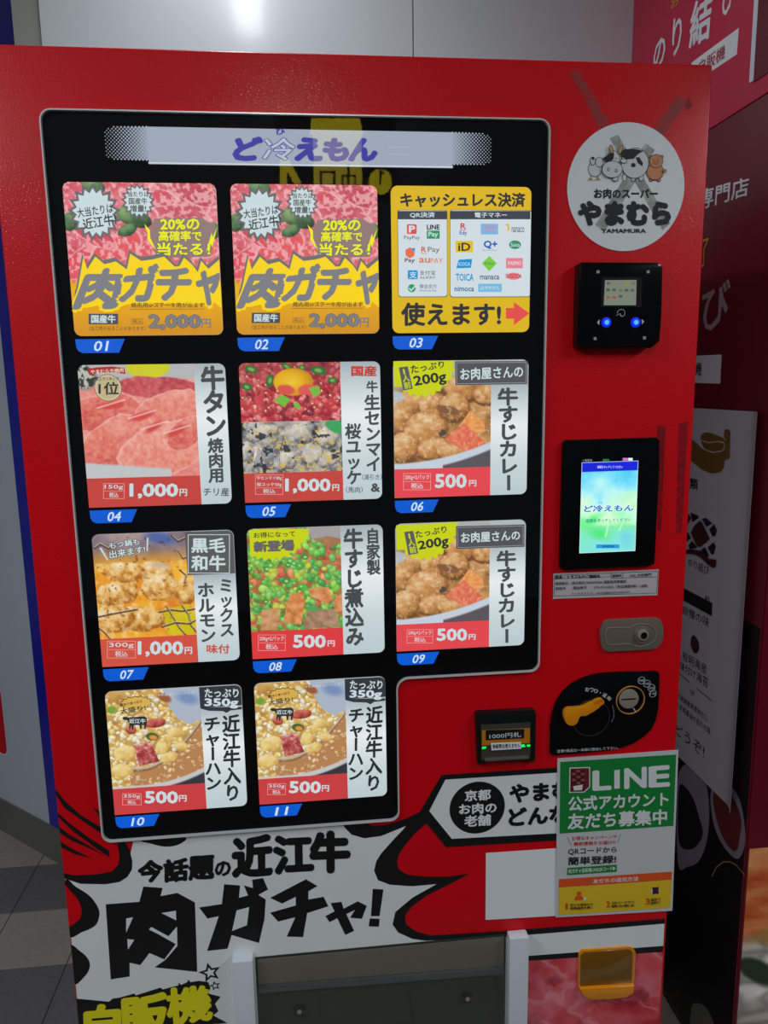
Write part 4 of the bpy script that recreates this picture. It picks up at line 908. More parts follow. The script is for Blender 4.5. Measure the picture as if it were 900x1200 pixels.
for q in range(6):
    a = CPL(352 + q * 12, 270 - q * 5); b = CPL(364 + q * 12, 290 - q * 5); ik = None
    plate('grip_rib', [(a[0], a[1]), (a[0] + .0008, a[1]), (b[0] + .0008, b[1]), (b[0], b[1])], 0.0130, 0.0138, paint('amber_rib', (190, 104, 8), 0.3), lv)
c0 = CP(625, 250); rr = 0.0250
so = ring('slot_ring', circ(c0[0], c0[1], rr, 40), circ(c0[0], c0[1], rr - .0011, 40), 0.004, 0.0062, paint('orange_ring', (226, 150, 70), 0.3), cp)
c0 = CP(612, 240); coin = plate('coin_slot_plate', circ(c0[0], c0[1], .0170, 36), 0.004, 0.0070, STEEL, cp, bevel=0.0008)
plate('coin_slot', rounded(c0[0] - .0135, c0[1] + .0012, c0[0] + .0120, c0[1] - .0010, .0005), 0.0070, 0.0074, BLACK, coin)
ik = Ink(CP, 0.0043)
arc = 'おつり・返却'
for q, ch in enumerate(arc):
    t = q / 5; x = 302 + 162 * t; y = 172 + 60 * t * t + 4 * t; a_ = -0.02 - .75 * t * t
    s_ = 15; cs, sn = math.cos(-a_), math.sin(-a_)
    qd = [(x + (dx * cs - dy * sn) * s_, y + (dx * sn + dy * cs) * s_) for dx, dy in ((-1, -1), (1, -1), (1, 1), (-1, 1))]
    ik.text(ch, qd if ch != '・' else [(x - 4, y - 4), (x + 4, y - 4), (x + 4, y + 4), (x - 4, y + 4)], WM, 0.02)
for (x, y), t in zip(((708, 102), (748, 126), (782, 158), (792, 200)), ('500', '100', '50', '10')):
    c0 = ik.m(x, y); P_ = circ(c0[0], c0[1], .0062, 20); 
    for a_, b_ in zip(P_, P_[1:] + P_[:1]): 
        d = Vector(b_) - Vector(a_); nn = Vector((-d.y, d.x)).normalized() * .00035; ik.raw([tuple(Vector(a_) + nn), tuple(Vector(b_) + nn), tuple(Vector(b_) - nn), tuple(Vector(a_) - nn)], WM)
    ik.text(t, (x - 20, y - 9, x + 20, y + 9), WM)
ik.text('注意!!商品は一本毎に取出して下さい。', [(72, 620), (532, 596), (533, 616), (73, 644)], WM, 0.01)
for pts in ([(488, 290), (500, 340), (498, 380), (480, 412)], ): ik.line(pts, .0012, paint('soft_grey_mark', (120, 120, 122), 0.4))
ik.line([(645, 308), (664, 338)], .0013, WM)
ik.build('marking', cp)

# -- banknote slot
BS = crop(545, 820, 10)
bs = plate('banknote_slot', [BS(*q) for q in [(108, 150), (130, 122), (770, 86), (800, 100), (816, 150), (808, 680), (790, 696), (700, 700), (680, 690), (250, 705), (235, 722), (150, 730), (130, 712), (112, 300)]], 0.0, 0.010, BLACK, vm, bevel=0.003)
plate('slot_face', [BS(*q) for q in [(168, 262), (745, 232), (742, 640), (172, 672)]], 0.0100, 0.0112, paint('slot_grey', (62, 60, 54), 0.45), bs)
plate('slot_window', [BS(*q) for q in [(178, 322), (735, 296), (733, 470), (178, 496)]], 0.0112, 0.0120, paint('amber_window', (196, 122, 20), 0.3), bs)
plate('slot_lip', [BS(*q) for q in [(205, 640), (712, 610), (710, 632), (205, 662)]], 0.0110, 0.0190, paint('lip_grey', (92, 84, 80), 0.35), bs, bevel=0.001)
ik = Ink(BS, 0.0121); ik.poly([(222, 318), (668, 305), (668, 412), (222, 436)], BLACK_INK); ik.text('1000円札', [(262, 362), (630, 338), (632, 396), (264, 420)], WM, 0.02); ik.build('marking', bs)
ik = Ink(BS, 0.0130); ik.poly([(280, 464), (630, 450), (633, 530), (288, 550)], PAPER); ik.text('新紙幣は使えません', [(300, 480), (620, 464), (622, 514), (304, 530)], INK, 0.03); ik.build('paper_label', bs)
GREEN_L = lit((10, 225, 70), 1.4)
for q in ([(182, 515), (232, 512), (218, 535), (180, 538)], [(635, 490), (672, 486), (684, 514), (640, 518)], [(700, 492), (740, 488), (738, 508), (702, 512)]):
    plate('green_light', [BS(*a_) for a_ in q], 0.0112, 0.0118, GREEN_L, bs)

# -- tape and glue residue on the right column
TAPE = film_mat('clear_tape_film', (120, 92, 92), 0.35, 90); GLUE = film_mat('glue_residue', (96, 20, 34), 0.42, 160)
def strips(name, qs, mat, h):
    ik = Ink(lambda u, v: F(u, v), h); 
    for q in qs: ik.poly(q, mat)
    return ik.build(name, vm)
strips('tape_strip', [[(667, 84), (679, 82), (722, 158), (710, 164)]], TAPE, 0.0003)
strips('tape_strip', [[(794, 112), (805, 120), (766, 176), (754, 168)]], TAPE, 0.0003)
strips('glue_mark', [[(770, 498), (780, 498), (775, 622), (771, 622)]], GLUE, 0.0003)
strips('glue_mark', [[(795, 496), (806, 494), (799, 624), (792, 626)]], GLUE, 0.0003)
strips('glue_mark', [[(806, 113), (812, 124), (806, 130), (802, 124)]], GLUE, 0.0004)

# ================================================================== LOWER WRAP ARTWORK
A = crop(60, 900, 3.75); Bm = crop(240, 960, 3.75); D = crop(420, 900, 3.75); Cc = crop(60, 1100, 3.75)
LBOT = 0.02
xl = 0.003
wp = [(xl, F(62, 1031)[1])]
mid = [F(100, 1000), F(160, 990), F(*(60 + 240 / 3.75, 900 + 324 / 3.75))]
yb = Z1 - 0.0030
white = [(xl, 0.60), (0.10, 0.60), (0.115, yb)] + [(X0 + .01 + .0, yb)][:0] + [(D(-75, 245)[0], yb)] + [D(*q) for q in [(-45, 275), (20, 298), (100, 286), (226, 232), (180, 290), (120, 370), (110, 440), (140, 490), (230, 500), (360, 494), (425, 480), (350, 518), (250, 570), (185, 640), (185, 690), (245, 737), (300, 748), (640, 728), (1340, 674)]]
x_r = 1.026
white += [(x_r, D(1340, 674)[1]), (x_r, LBOT), (xl, LBOT)]
ww = plate('wrap_panel', white, 0.0, 0.0003, WHITE_WRAP, vm); tag(ww, label='white area of the printed burst wrap')
def shape(name, m, pts, mat, h=0.0004): 
    ik = Ink(m, h, xmin=0.0015); ik.poly(pts, mat); return ik.build(name, ww)
# flames at the left edge
shape('flame_outline', A, [(-5, 490), (130, 508), (240, 510), (300, 500), (335, 478), (355, 445), (357, 410), (345, 360), (325, 322), (200, 322), (0, 100)], BLACK_INK)
shape('flame', A, [(-5, 466), (100, 470), (200, 466), (270, 452), (296, 420), (300, 380), (290, 322), (240, 322), (218, 290), (212, 40), (-10, 40)], RED_IN, 0.0007)
for pts in ([(8, 92), (60, 142), (130, 205), (218, 258), (218, 285), (140, 232), (60, 175), (10, 120)], [(16, 196), (80, 240), (160, 300), (255, 362), (258, 392), (190, 345), (100, 280), (20, 215)],
            [(20, 258), (80, 290), (160, 335), (252, 392), (170, 352), (90, 318), (24, 285)], [(28, 322), (90, 352), (182, 396), (100, 376), (32, 348)], [(182, 168), (216, 190), (216, 228), (206, 200)]):
    shape('flame_streak', A, pts, BLACK_INK, 0.0009)
shape('flame_outline', A, [(46, 496)] + smooth([(60, 500), (110, 522), (170, 562), (205, 610), (212, 645), (195, 690), (140, 718), (70, 730)])[:-5] + [(40, 735)], BLACK_INK)
shape('flame', A, [(46, 520)] + smooth([(56, 522), (90, 545), (122, 585), (134, 630), (120, 668), (62, 688)])[:-5] + [(44, 692)], RED_IN, 0.0007)
shape('flame_outline', A, [(60, 775)] + smooth([(78, 782), (130, 806), (162, 838), (170, 872), (150, 912), (95, 946)])[:-5] + [(60, 950)], BLACK_INK)
shape('flame', A, [(72, 832), (90, 850), (80, 862), (96, 876), (76, 884)], RED_IN, 0.0007)
# burst on the right
burst = [(-75, 236), (12, 236), (62, 254), (120, 250), (200, 225), (270, 192), (365, 30), (640, 12), (900, -4), (900, 314), (868, 318), (385, 348), (298, 243), (245, 290), (200, 345), (175, 385), (169, 415), (178, 445), (215, 468), (300, 477), (400, 476), (490, 462), (400, 510), (300, 560), (235, 608), (205, 648), (210, 688), (255, 718), (320, 735), (640, 715), (1346, 661),
         (1346, 683), (640, 741), (294, 758), (237, 750), (175, 722), (150, 687), (162, 632), (237, 569), (344, 509), (237, 519), (137, 512), (86, 492), (69, 450), (78, 410), (100, 375), (162, 305), (214, 252), (100, 298), (25, 308), (-30, 292), (-60, 262)]
shape('burst_outline', D, burst, BLACK_INK)
shape('burst_lobe', D, [(12, 234), (62, 252), (120, 248), (200, 223), (200, 215), (10, 226)], RED_IN, 0.0007)
shape('arrow_banner', D, [(311, 188), (382, 50), (900, 18), (900, 282), (868, 286), (410, 310)], WHITE_WRAP, 0.0007)
ik = Ink(D, 0.0010); c0 = D(522, 173); ik.up(); ik.raw(circ(c0[0], c0[1], abs(D(643, 173)[0] - c0[0]), 40), BLACK_INK)
ik.text('京都', [(468, 98), (580, 92), (580, 138), (468, 144)], PAPER, 0.04); ik.text('お肉の', [(442, 158), (605, 148), (605, 194), (443, 202)], PAPER, 0.04); ik.text('老舗', [(466, 208), (580, 202), (580, 248), (466, 256)], PAPER, 0.04)
ik.build('banner_roundel', ww)
ik = Ink(D, 0.0010); ik.text('やまむ', [(666, 74), (930, 60), (930, 130), (668, 150)], BLACK_INK, 0.07); ik.text('どんな', [(660, 178), (920, 164), (920, 234), (664, 252)], BLACK_INK, 0.07); ik.build('banner_lettering', ww)
# big lettering
def glyph_poly(name, m, outer, gaps):
    ik = Ink(m, 0.0004); ik.poly(outer, BLACK_INK)
    for g_ in gaps: ik.poly(g_, WHITE_WRAP)
    return ik.build(name, ww)
glyph_poly('large_letter', A, [(240, 598), (388, 587), (405, 520), (490, 526), (480, 562), (555, 548), (632, 590), (637, 740), (642, 895), (455, 875), (502, 842), (432, 812), (392, 865), (345, 855), (345, 915), (262, 928)],
           [[(330, 660), (360, 655), (330, 722)], [(485, 636), (548, 626), (550, 668)], [(430, 708), (440, 697), (516, 738), (553, 695), (555, 780), (502, 842), (500, 836), (548, 772), (470, 728)], [(335, 750), (366, 753), (338, 796)]])
glyph_poly('large_letter', Bm, [(-25, 387), (75, 372), (85, 285), (155, 290), (150, 345), (190, 334), (172, 290), (212, 302), (208, 265), (256, 258), (278, 308), (235, 332), (268, 352), (262, 440), (238, 543), (118, 508), (100, 568), (10, 578), (62, 425), (12, 436)], [[(140, 400), (195, 385), (185, 465), (120, 490)]])
glyph_poly('large_letter', Bm, [(287, 345), (445, 263), (495, 293), (455, 316), (455, 352), (522, 340), (543, 382), (450, 412), (432, 517), (360, 515), (398, 430), (322, 449), (287, 410), (400, 378), (400, 340), (340, 370)], [])
glyph_poly('large_letter', Bm, [(530, 425), (570, 404), (553, 368), (600, 362), (610, 392), (672, 360), (712, 380), (690, 437), (638, 432), (660, 398), (622, 416), (656, 490), (617, 508), (582, 434), (548, 452)], [])
glyph_poly('large_letter', Bm, [(738, 305), (785, 308), (768, 425), (730, 425)], []); glyph_poly('large_letter', Bm, [(725, 435), (768, 437), (765, 472), (720, 470)], [])
ik = Ink(A, 0.0004)
ik.text('今', [(384, 414), (488, 402), (486, 492), (388, 504)], BLACK_INK, 0.08); ik.text('話', [(497, 406), (600, 396), (598, 490), (500, 500)], BLACK_INK, 0.07); ik.text('題', [(608, 392), (714, 384), (712, 482), (608, 490)], BLACK_INK, 0.07); ik.text('の', [(722, 412), (788, 408), (786, 468), (722, 474)], BLACK_INK, 0.06)
ik.build('small_lettering', ww)
ik = Ink(Bm, 0.0004); ik.text('近', [(124, 88), (290, 72), (292, 240), (128, 250)], BLACK_INK, 0.075); ik.text('江', [(306, 80), (470, 72), (472, 226), (310, 236)], BLACK_INK, 0.075); ik.text('牛', [(470, 62), (630, 58), (630, 222), (472, 230)], BLACK_INK, 0.085)
ik.build('small_lettering', ww)
blob = [(-20, 262), (90, 264), (255, 276), (270, 262), (300, 258), (365, 240), (372, 248), (480, 214), (490, 222), (560, 204), (558, 192), (572, 202), (598, 190), (604, 178), (612, 190), (650, 184), (690, 190), (700, 215), (690, 240), (745, 254), (720, 285), (735, 318), (712, 336), (775, 370), (700, 376), (690, 560), (-20, 560)]
shape('letter_backing', Cc, blob, BLACK_INK)
shape('flame', Cc, [(-10, 292), (60, 300), (85, 312), (50, 318), (70, 340), (45, 345), (60, 372), (-10, 380)], RED_IN, 0.0007)
ik = Ink(Cc, 0.0007)
ik.text('自', [(150, 300), (298, 288), (300, 470), (158, 482)], YELLOW, 0.065); ik.text('販', [(308, 262), (505, 240), (512, 432), (318, 452)], YELLOW, 0.065); ik.text('機', [(506, 222), (696, 202), (706, 350), (520, 378)], YELLOW, 0.055)
ik.build('yellow_lettering', ww)
for (x, y, r, r2) in ((698, 148, .0195, .0105), (720, 206, .0098, .005)):
    ik = Ink(Cc, 0.0004); c0 = Cc(x, y)
    for kk, (q, mt) in enumerate(((r, BLACK_INK), (r2, WHITE_WRAP))):
        ik.up(); ik.raw([(c0[0] + q * (1 if i_ % 2 == 0 else .45) * math.cos(1.75 + math.pi * i_ / 5), c0[1] + q * (1 if i_ % 2 == 0 else .45) * math.sin(1.75 + math.pi * i_ / 5)) for i_ in range(10)], mt)
    ik.build('star', ww)
shape('window_edge_shape', A, smooth([(395, 318), (440, 332), (500, 345), (560, 336), (592, 305), (480, 300)]), BLACK_INK)  # black print shape along the lower window edge

# -- meat print, black band and coin return at the lower right
K = crop(560, 1060, 3.75)
a = K(222, 245); zt = K(222, 235)[1]; xm = K(218, 240)[0]
plate('black_band', [(xm, K(222, 225)[1]), (x_r, K(825, 180)[1]), (x_r, K(825, 206)[1]), (xm, K(222, 246)[1])], 0.0003, 0.0006, BLACK_INK, ww)
P = Pic(170, 260, (200, 60, 70)); g = P.fbm(3, 5, 5); g2 = P.fbm(7, 25, 4)
vein = np.abs(P.fbm(4, 55, 5) - .5) * 9; P.im = P.grade(g * .8 + .1, [(140, 16, 30), (190, 30, 44), (222, 70, 84), (236, 130, 140)])
P.over(np.clip(1 - vein * .45, 0, 1) * .38, (240, 160, 170)); P.over(np.clip(1 - np.abs(P.fbm(3, 15, 4) - .5 + .1 * np.sin(P.V * 9 - P.U * 5)) * 14, 0, 1) * .5, (246, 186, 192)); P.over(np.clip((P.fbm(3, 91, 5) - .5) * 5, 0, 1) * .45, (236, 150, 160)); P.over(np.clip((.42 - P.fbm(5, 61, 4)) * 6, 0, 1) * .5, (120, 8, 22))
zm = K(222, 246)[1]; P.build('meat_print', [(xm, zm), (x_r, K(825, 206)[1]), (x_r, LBOT), (xm, LBOT)], 0.0005, ww, 0)
cz = plate('coin_return', [K(*q) for q in [(440, 210), (455, 194), (660, 180), (680, 186), (690, 204), (684, 330), (676, 372), (640, 392), (560, 402), (480, 402), (446, 380), (438, 350)]], 0.0, 0.004, paint('amber_frame', (220, 140, 14), 0.3, coat=0.3), vm, bevel=0.001)
plate('return_flap', [K(*q) for q in [(448, 216), (462, 202), (656, 188), (670, 194), (676, 208), (670, 334), (446, 350)]], 0.004, 0.0055, paint('amber_flap', (122, 80, 12), 0.12, coat=0.5), cz, bevel=0.0006)
plate('flap_lip', [K(*q) for q in [(440, 350), (676, 336), (672, 368), (640, 386), (560, 396), (484, 396), (452, 378)]], 0.004, 0.012, AMBER, cz, bevel=0.002)

# -- delivery hatch
E_ = crop(260, 1080, 2.368)
hx0, hx1 = E_(92, 100)[0], E_(788, 40)[0]; hz = E_(92, 98)[1]; hb = 0.14
dh = plate('delivery_hatch', [(hx0, hz), (hx1, hz), (hx1, hb), (hx0, hb)], 0.0, 0.0015, paint('hatch_dark', (46, 52, 48), 0.5), vm)  # flat plate, the shade of the recess is put into its dark colour
plate('hatch_reflection', [(hx0 + .004, hz - .004), (hx1 - .004, hz - .004), (hx1 - .004, hz - .062), (hx0 + .004, hz - .052)], 0.0015, 0.0025, paint('hatch_reflection_grey', (112, 108, 94), 0.5, grain=0.1, gscale=6), dh)  # grey-brown reflection inside the hatch, painted as a plate
plate('hatch_rail', [(hx0 + .004, hz - .053), (hx1 - .004, hz - .063), (hx1 - .004, hz - .076), (hx0 + .004, hz - .066)], 0.0015, 0.006, paint('hatch_rail_grey', (76, 82, 84), 0.4), dh, bevel=0.001)
for q in ((215, 242), (680, 207)):
    c0 = E_(*q); b = plate('hatch_bolt', circ(c0[0], c0[1], 0.011, 24), 0.0015, 0.006, paint('bolt_black', (24, 26, 26), 0.2, coat=0.6), dh, bevel=0.0014); plate('bolt_socket', circ(c0[0], c0[1], 0.004, 6), 0.006, 0.0075, STEEL, b)
plate('hatch_glass', [(hx0, hz), (hx1, hz), (hx1, hb), (hx0, hb)], 0.0095, 0.0100, GLASS, dh)
for q0, q1, zz in ((30, 88, 87), (790, 843, 24)):
    xa, xb = E_(q0, zz)[0], E_(q1, zz)[0]; za = E_(q0, zz)[1]
    box('hatch_pillar', (xa, -0.022, hb - 0.02), (xb, -0.0005, za), WHITE_PL, dh, bevel=0.003)

# ================================================================== STICKERS AND NOTICES (each its own thing)
def sticker(name, label, cat, pts, th=0.0006, h=0.0012, mat=PAPER, m=None):
    cx_ = sum(q[0] for q in pts) / len(pts); zb = min(q[1] for q in pts)
    t = thing(name, label, cat, (cx_, -h, zb)); plate('sheet', pts, h, h + th, mat, t); return t
SX, SZ, SR = 0.9038, 1.6583, 0.0913
rs = sticker('round_sticker', 'round white shop sticker with cow, hen and pig drawings above black lettering', 'sticker', circ(SX, SZ, SR, 72), 0.0004, 0.0006)
R6 = crop(660, 160, 6)
ik = Ink(R6, 0.0012); ik.text('お肉のスーパー', (216, 370, 660, 436), INK, 0.06); ik.text('やまむら', (112, 466, 744, 618), INK, 0.10); ik.text('YAMAMURA', (266, 651, 578, 678), INK, 0.04); ik.build('lettering', rs)
CW = paint('cartoon_white', (216, 222, 226), 0.5); TAN = paint('cartoon_tan', (206, 164, 110), 0.5); PIGC = paint('cartoon_pig', (214, 140, 96), 0.5)
px = abs(R6(100, 200)[0] - R6(0, 200)[0]) / 100
def blobd(ik, x, y, rx, ry, fill, edge=INK, wd=4, rot=0.0):
    c0 = ik.m(x, y); ik.up(); ik.raw(circ(c0[0], c0[1], (rx + wd) * px, 28, (ry + wd) * px, rot), edge); ik.up(); ik.raw(circ(c0[0], c0[1], rx * px, 28, ry * px, rot), fill)
ik = Ink(R6, 0.0012)
for x in (428, 490, 545): blobd(ik, x, 290, 14, 22, CW)
blobd(ik, 500, 190, 96, 96, CW); ik.poly([(402, 108), (430, 92), (500, 90), (560, 104), (520, 128), (490, 160), (440, 165), (404, 140)], INK)
ik.poly([(505, 150), (530, 148), (556, 190), (552, 212), (520, 190)], INK); blobd(ik, 488, 204, 12, 10, INK)
blobd(ik, 362, 300, 18, 14, CW); blobd(ik, 420, 176, 20, 12, CW)
blobd(ik, 345, 160, 44, 48, CW); ik.poly([(270, 158), (300, 140), (322, 122), (352, 122), (348, 160), (318, 190), (292, 180)], INK); blobd(ik, 338, 236, 70, 52, CW); blobd(ik, 310, 236, 5, 8, CW); blobd(ik, 366, 244, 5, 8, CW)
blobd(ik, 330, 96, 11, 26, TAN, rot=.35); blobd(ik, 394, 100, 11, 26, TAN, rot=-.35); blobd(ik, 362, 160, 2, 5, INK, wd=1)
ik.build('cow_drawing', rs)
ik = Ink(R6, 0.0012); blobd(ik, 222, 230, 46, 48, CW); blobd(ik, 252, 182, 26, 30, CW); blobd(ik, 205, 175, 16, 24, CW); ik.poly([(192, 152), (205, 144), (216, 160), (206, 170)], INK)
for x in (188, 238): ik.line([(x + 4, 276), (x, 300)], .0010, INK); ik.line([(x - 14, 308), (x, 298), (x + 16, 306)], .0018, paint('cartoon_yellow', (196, 160, 60), 0.5))
ik.build('hen_drawing', rs)
ik = Ink(R6, 0.0012); blobd(ik, 614, 306, 12, 10, PIGC); blobd(ik, 668, 306, 12, 10, PIGC); blobd(ik, 612, 146, 9, 9, PIGC); blobd(ik, 688, 146, 9, 9, PIGC); blobd(ik, 642, 250, 58, 52, PIGC); blobd(ik, 648, 176, 46, 42, PIGC); blobd(ik, 645, 186, 18, 13, PIGC, wd=2); blobd(ik, 638, 186, 2, 4, INK, wd=1); blobd(ik, 652, 186, 2, 4, INK, wd=1); blobd(ik, 628, 166, 2, 3, INK, wd=1); blobd(ik, 662, 166, 2, 3, INK, wd=1); blobd(ik, 704, 246, 10, 7, PIGC); ik.build('pig_drawing', rs)
TAPE2 = film_mat('yellowed_tape_film', (150, 152, 138), 0.5, 60)
for q in ([(714, 162), (724, 158), (785, 262), (776, 270)], [(756, 168), (767, 176), (708, 272), (697, 264)]):
    ik = Ink(lambda u, v: F(u, v), 0.0011 + 0.0); ik.poly(q, TAPE2); ik.build('tape_strip', rs)

nt_m = crop(640, 660, 6.43)
nq = [nt_m(*q) for q in [(54, 78), (848, 46), (836, 240), (50, 268)]]
nt_ = sticker('contact_notice', 'thin white contact notice sticker in a black frame under the touch screen', 'notice', nq, 0.0004, 0.0006, paint('notice_paper', (196, 190, 194), 0.5))
ik = Ink(nt_m, 0.0011); LN = 0.0007
ik.line([(62, 90), (842, 60), (830, 224), (58, 246), (62, 90)], LN, INK); ik.line([(60, 118), (490, 100)], LN, INK); ik.line([(490, 72), (490, 112), (834, 102)], LN, INK); ik.line([(576, 70), (574, 108)], LN, INK)
ik.text('商品・トラブルのご連絡先', [(66, 92), (404, 84), (404, 108), (66, 116)], INK, 0.05)
ik.text('管理番号', [(498, 84), (564, 82), (564, 100), (498, 104)], INK, 0.03); ik.text('043_大炊御門', [(630, 80), (788, 72), (788, 96), (630, 102)], INK, 0.02)
ik.text('管理者名：株式会社YAMAMURA 自動販売事業部', [(66, 140), (600, 122), (600, 146), (66, 162)], INK, 0.01)
ik.text('連絡先　　電話番号　：075-312-5252（対応時間9時～18時）', [(66, 176), (760, 154), (760, 180), (66, 198)], INK, 0.01)
ik.text('メールアドレス：vending@yamamuraya.com', [(188, 218), (626, 202), (626, 222), (188, 236)], INK, 0.01)
ik.build('lettering', nt_)

# white sticker square (its matrix code is left out)
qs = [D(*q) for q in [(560, 373), (868, 352), (868, 648), (558, 666)]]
sticker('blank_sticker', 'plain white square sticker partly covered by the green and yellow notice', 'sticker', qs, 0.0005, 0.0005)

# green messaging-account notice
Q = crop(640, 870, 5.294)
po = sticker('account_notice', 'green, white and yellow account sign-up notice stuck at the lower right of the machine', 'notice', [Q(*q) for q in [(67, 96), (816, 42), (779, 1038), (57, 1080)]], 0.0008, 0.0018, paint('notice_white', (202, 204, 208), 0.5))
GRN = paint('notice_green', (8, 130, 54), 0.5); WT = paint('notice_lettering_white', (222, 226, 228), 0.5); OR = paint('notice_orange', (226, 84, 30), 0.5); YW = paint('notice_yellow', (228, 190, 34), 0.5); RD = paint('notice_red', (206, 50, 30), 0.5)
ik = Ink(Q, 0.0028); ik.poly([(84, 116), (802, 70), (785, 512), (80, 560)], GRN)
for ch, x0_, x1_ in (('L', 292, 392), ('I', 418, 452), ('N', 486, 612), ('E', 640, 752)): ik.text(ch, [(x0_, 176 - (x0_ - 292) * .078), (x1_, 176 - (x1_ - 292) * .078), (x1_, 289 - (x1_ - 292) * .06), (x0_, 289 - (x0_ - 292) * .06)], WT, 0.05 if ch != 'I' else 0.0)
ik.build('green_heading', po); ik = Ink(Q, 0.0034); ik.text('公式アカウント', [(136, 332), (752, 302), (750, 386), (134, 420)], WT, 0.04); ik.text('友だち募集中', [(134, 438), (742, 408), (740, 498), (130, 532)], WT, 0.04)
ik.build('heading_lettering', po)
ik = Ink(Q, 0.0034); ik.poly([(140, 150), (268, 146), (268, 270), (232, 304), (138, 306)], WT); ik.poly([(146, 156), (262, 152), (262, 268), (230, 298), (145, 300)], paint('mini_red', (110, 30, 36), 0.5))
for q in range(5):
    for p_ in range(3): ik.rect(156 + p_ * 28, 164 + q * 18, 176 + p_ * 28, 176 + q * 18, paint('mini_tile', (150, 100, 84), 0.5) if (q + p_) % 2 else paint('mini_tile_dark', (60, 20, 24), 0.5))
ik.poly([(160, 262), (220, 250), (216, 284), (166, 288)], WT); ik.build('machine_picture', po)
ik = Ink(Q, 0.0028); ik.text('お得なキャンペーンや', [(156, 578), (436, 566), (434, 590), (156, 604)], RD, 0.02); ik.text('最新情報をお届け!!', [(168, 612), (424, 600), (422, 624), (168, 636)], RD, 0.02); ik.line([(128, 582), (152, 634)], .0006, INK); ik.line([(458, 562), (438, 616)], .0006, INK)
ik.build('red_lettering', po); ik = Ink(Q, 0.0028); ik.text('QRコードから', [(134, 652), (434, 642), (432, 678), (133, 694)], INK, 0.03); ik.build('lettering', po); ik = Ink(Q, 0.0028); ik.text('簡単登録!', [(134, 706), (430, 694), (428, 742), (132, 756)], INK, 0.04)
ik.build('lettering', po); ik = Ink(Q, 0.0028); ik.poly([(128, 772), (434, 752), (434, 796), (126, 818)], GRN); ik.text('肉ガチャ自販機LINEQRコード▶', [(136, 780), (426, 762), (426, 788), (136, 808)], WT, 0.02)
ik.build('green_tab', po)
ik = Ink(Q, 0.0028); ik.poly([(76, 842), (777, 795), (774, 845), (75, 894)], OR); ik.text('友だちの追加方法', [(288, 842), (568, 824), (566, 852), (286, 868)], WT, 0.02); ik.poly([(75, 894), (774, 845), (764, 1018), (74, 1064)], YW)
ik.disc(200, 930, .0045, OR); ik.poly([(170, 974), (176, 950), (196, 942), (216, 944), (230, 968)], OR); ik.disc(236, 962, .003, WT)
ik.disc(670, 912, .0078, WT); ik.poly([(652, 890), (692, 888), (692, 930), (654, 934)], paint('mini_brown', (70, 24, 24), 0.5))
for n_, x, y in (('1', 118, 1012), ('2', 368, 998), ('3', 612, 980)): ik.text(n_, [(x, y - 22), (x + (9 if n_ == '1' else 22), y - 23), (x + (9 if n_ == '1' else 22), y + 12), (x, y + 14)], RD, 0.02)
for x, y, t1, t2 in ((144, 1004, '友だち追加から', '検索画面を開く'), (400, 990, 'QRコードから', '読み取る'), (640, 970, '追加で', '登録完了!')):
    wv = 140 if len(t1) > 5 else 62; ik.text(t1, [(x, y - 14), (x + wv, y - 20), (x + wv, y - 4), (x, y + 2)], INK, 0.03); ik.text(t2, [(x, y + 6), (x + wv, y), (x + wv, y + 16), (x, y + 22)], INK, 0.03)
ik.build('yellow_footer', po)
# ================================================================== NEIGHBOUR ON THE RIGHT
NFY = 0.150
MAROON_LIT = paint('maroon_wrap_lit', (196, 30, 66), 0.45, coat=0.15, spec=0.3)  # upper part: overhead light put into the lighter maroon
MAROON_SHADE = paint('maroon_wrap_shaded', (104, 8, 30), 0.35, coat=0.1, spec=0.3)  # same wrap with the shade between the machines put into the colour
nb = thing('vending_machine', 'dark maroon machine on the right covered with white brush lettering and a white sheet', 'vending machine', (1.67, 0.50, FZ))
box('cabinet', (SIDE_X, NFY, FZ + 0.02), (2.10, 0.845, 1.884), MAROON_SHADE, nb, bevel=0.002)
box('top_cabinet', (SIDE_X, NFY, 1.886), (2.10, 0.845, 2.62), MAROON_LIT, nb, bevel=0.002)
box('base', (SIDE_X + .01, NFY + .02, FZ), (2.09, 0.83, FZ + 0.02), BLACK, nb)
hb_ = box('header_sign', (1.2695, -0.20, 1.925), (2.10, NFY - .002, 2.62), MAROON_SHADE, nb, bevel=0.001)
box('sign_edge', (1.2674, 0.288, 1.922), (1.2698, 0.302, 2.62), WHITE_PL, nb, bevel=0.001)
box('sign_wing', (1.2676, -0.20, 1.919), (1.2696, 0.2875, 2.62), MAROON_SHADE, nb)
G1 = paint('side_lettering_white', (225, 225, 230), 0.5); GOLD = paint('side_lettering_gold', (205, 150, 40), 0.5); GREYL = paint('side_lettering_grey', (176, 150, 160), 0.5)
T = crop(720, 0, 5, S)
def side_text(name, items, h=0.0006):
    ik = Ink(T, h, SIDE)
    for it in items: ik.text(*it)
    return ik.build(name, nb)
for it in (('の', [(240, 250), (306, 205), (290, 372), (226, 415)], G1, 0.03), ('り', [(346, 118), (402, 80), (388, 300), (340, 336)], G1, 0.02), ('結', [(455, 30), (580, -60), (560, 215), (440, 285)], G1, 0.035), ('び', [(636, -90), (720, -150), (700, 60), (630, 96)], G1, 0.03), ('お', [(334, 0), (384, -40), (382, 20), (332, 54)], GOLD, 0.02)):
    side_text('brush_letter', [it])
ik = Ink(T, 0.0006, SIDE); ik.poly([(455, 366), (732, 162), (720, 318), (440, 505)], G1); ik.text('自販機', [(500, 358), (655, 256), (648, 342), (494, 446)], paint('sign_maroon_ink', (150, 20, 50), 0.5), 0.02); ik.build('name_plate', nb)
U = crop(800, 190, 4, S)
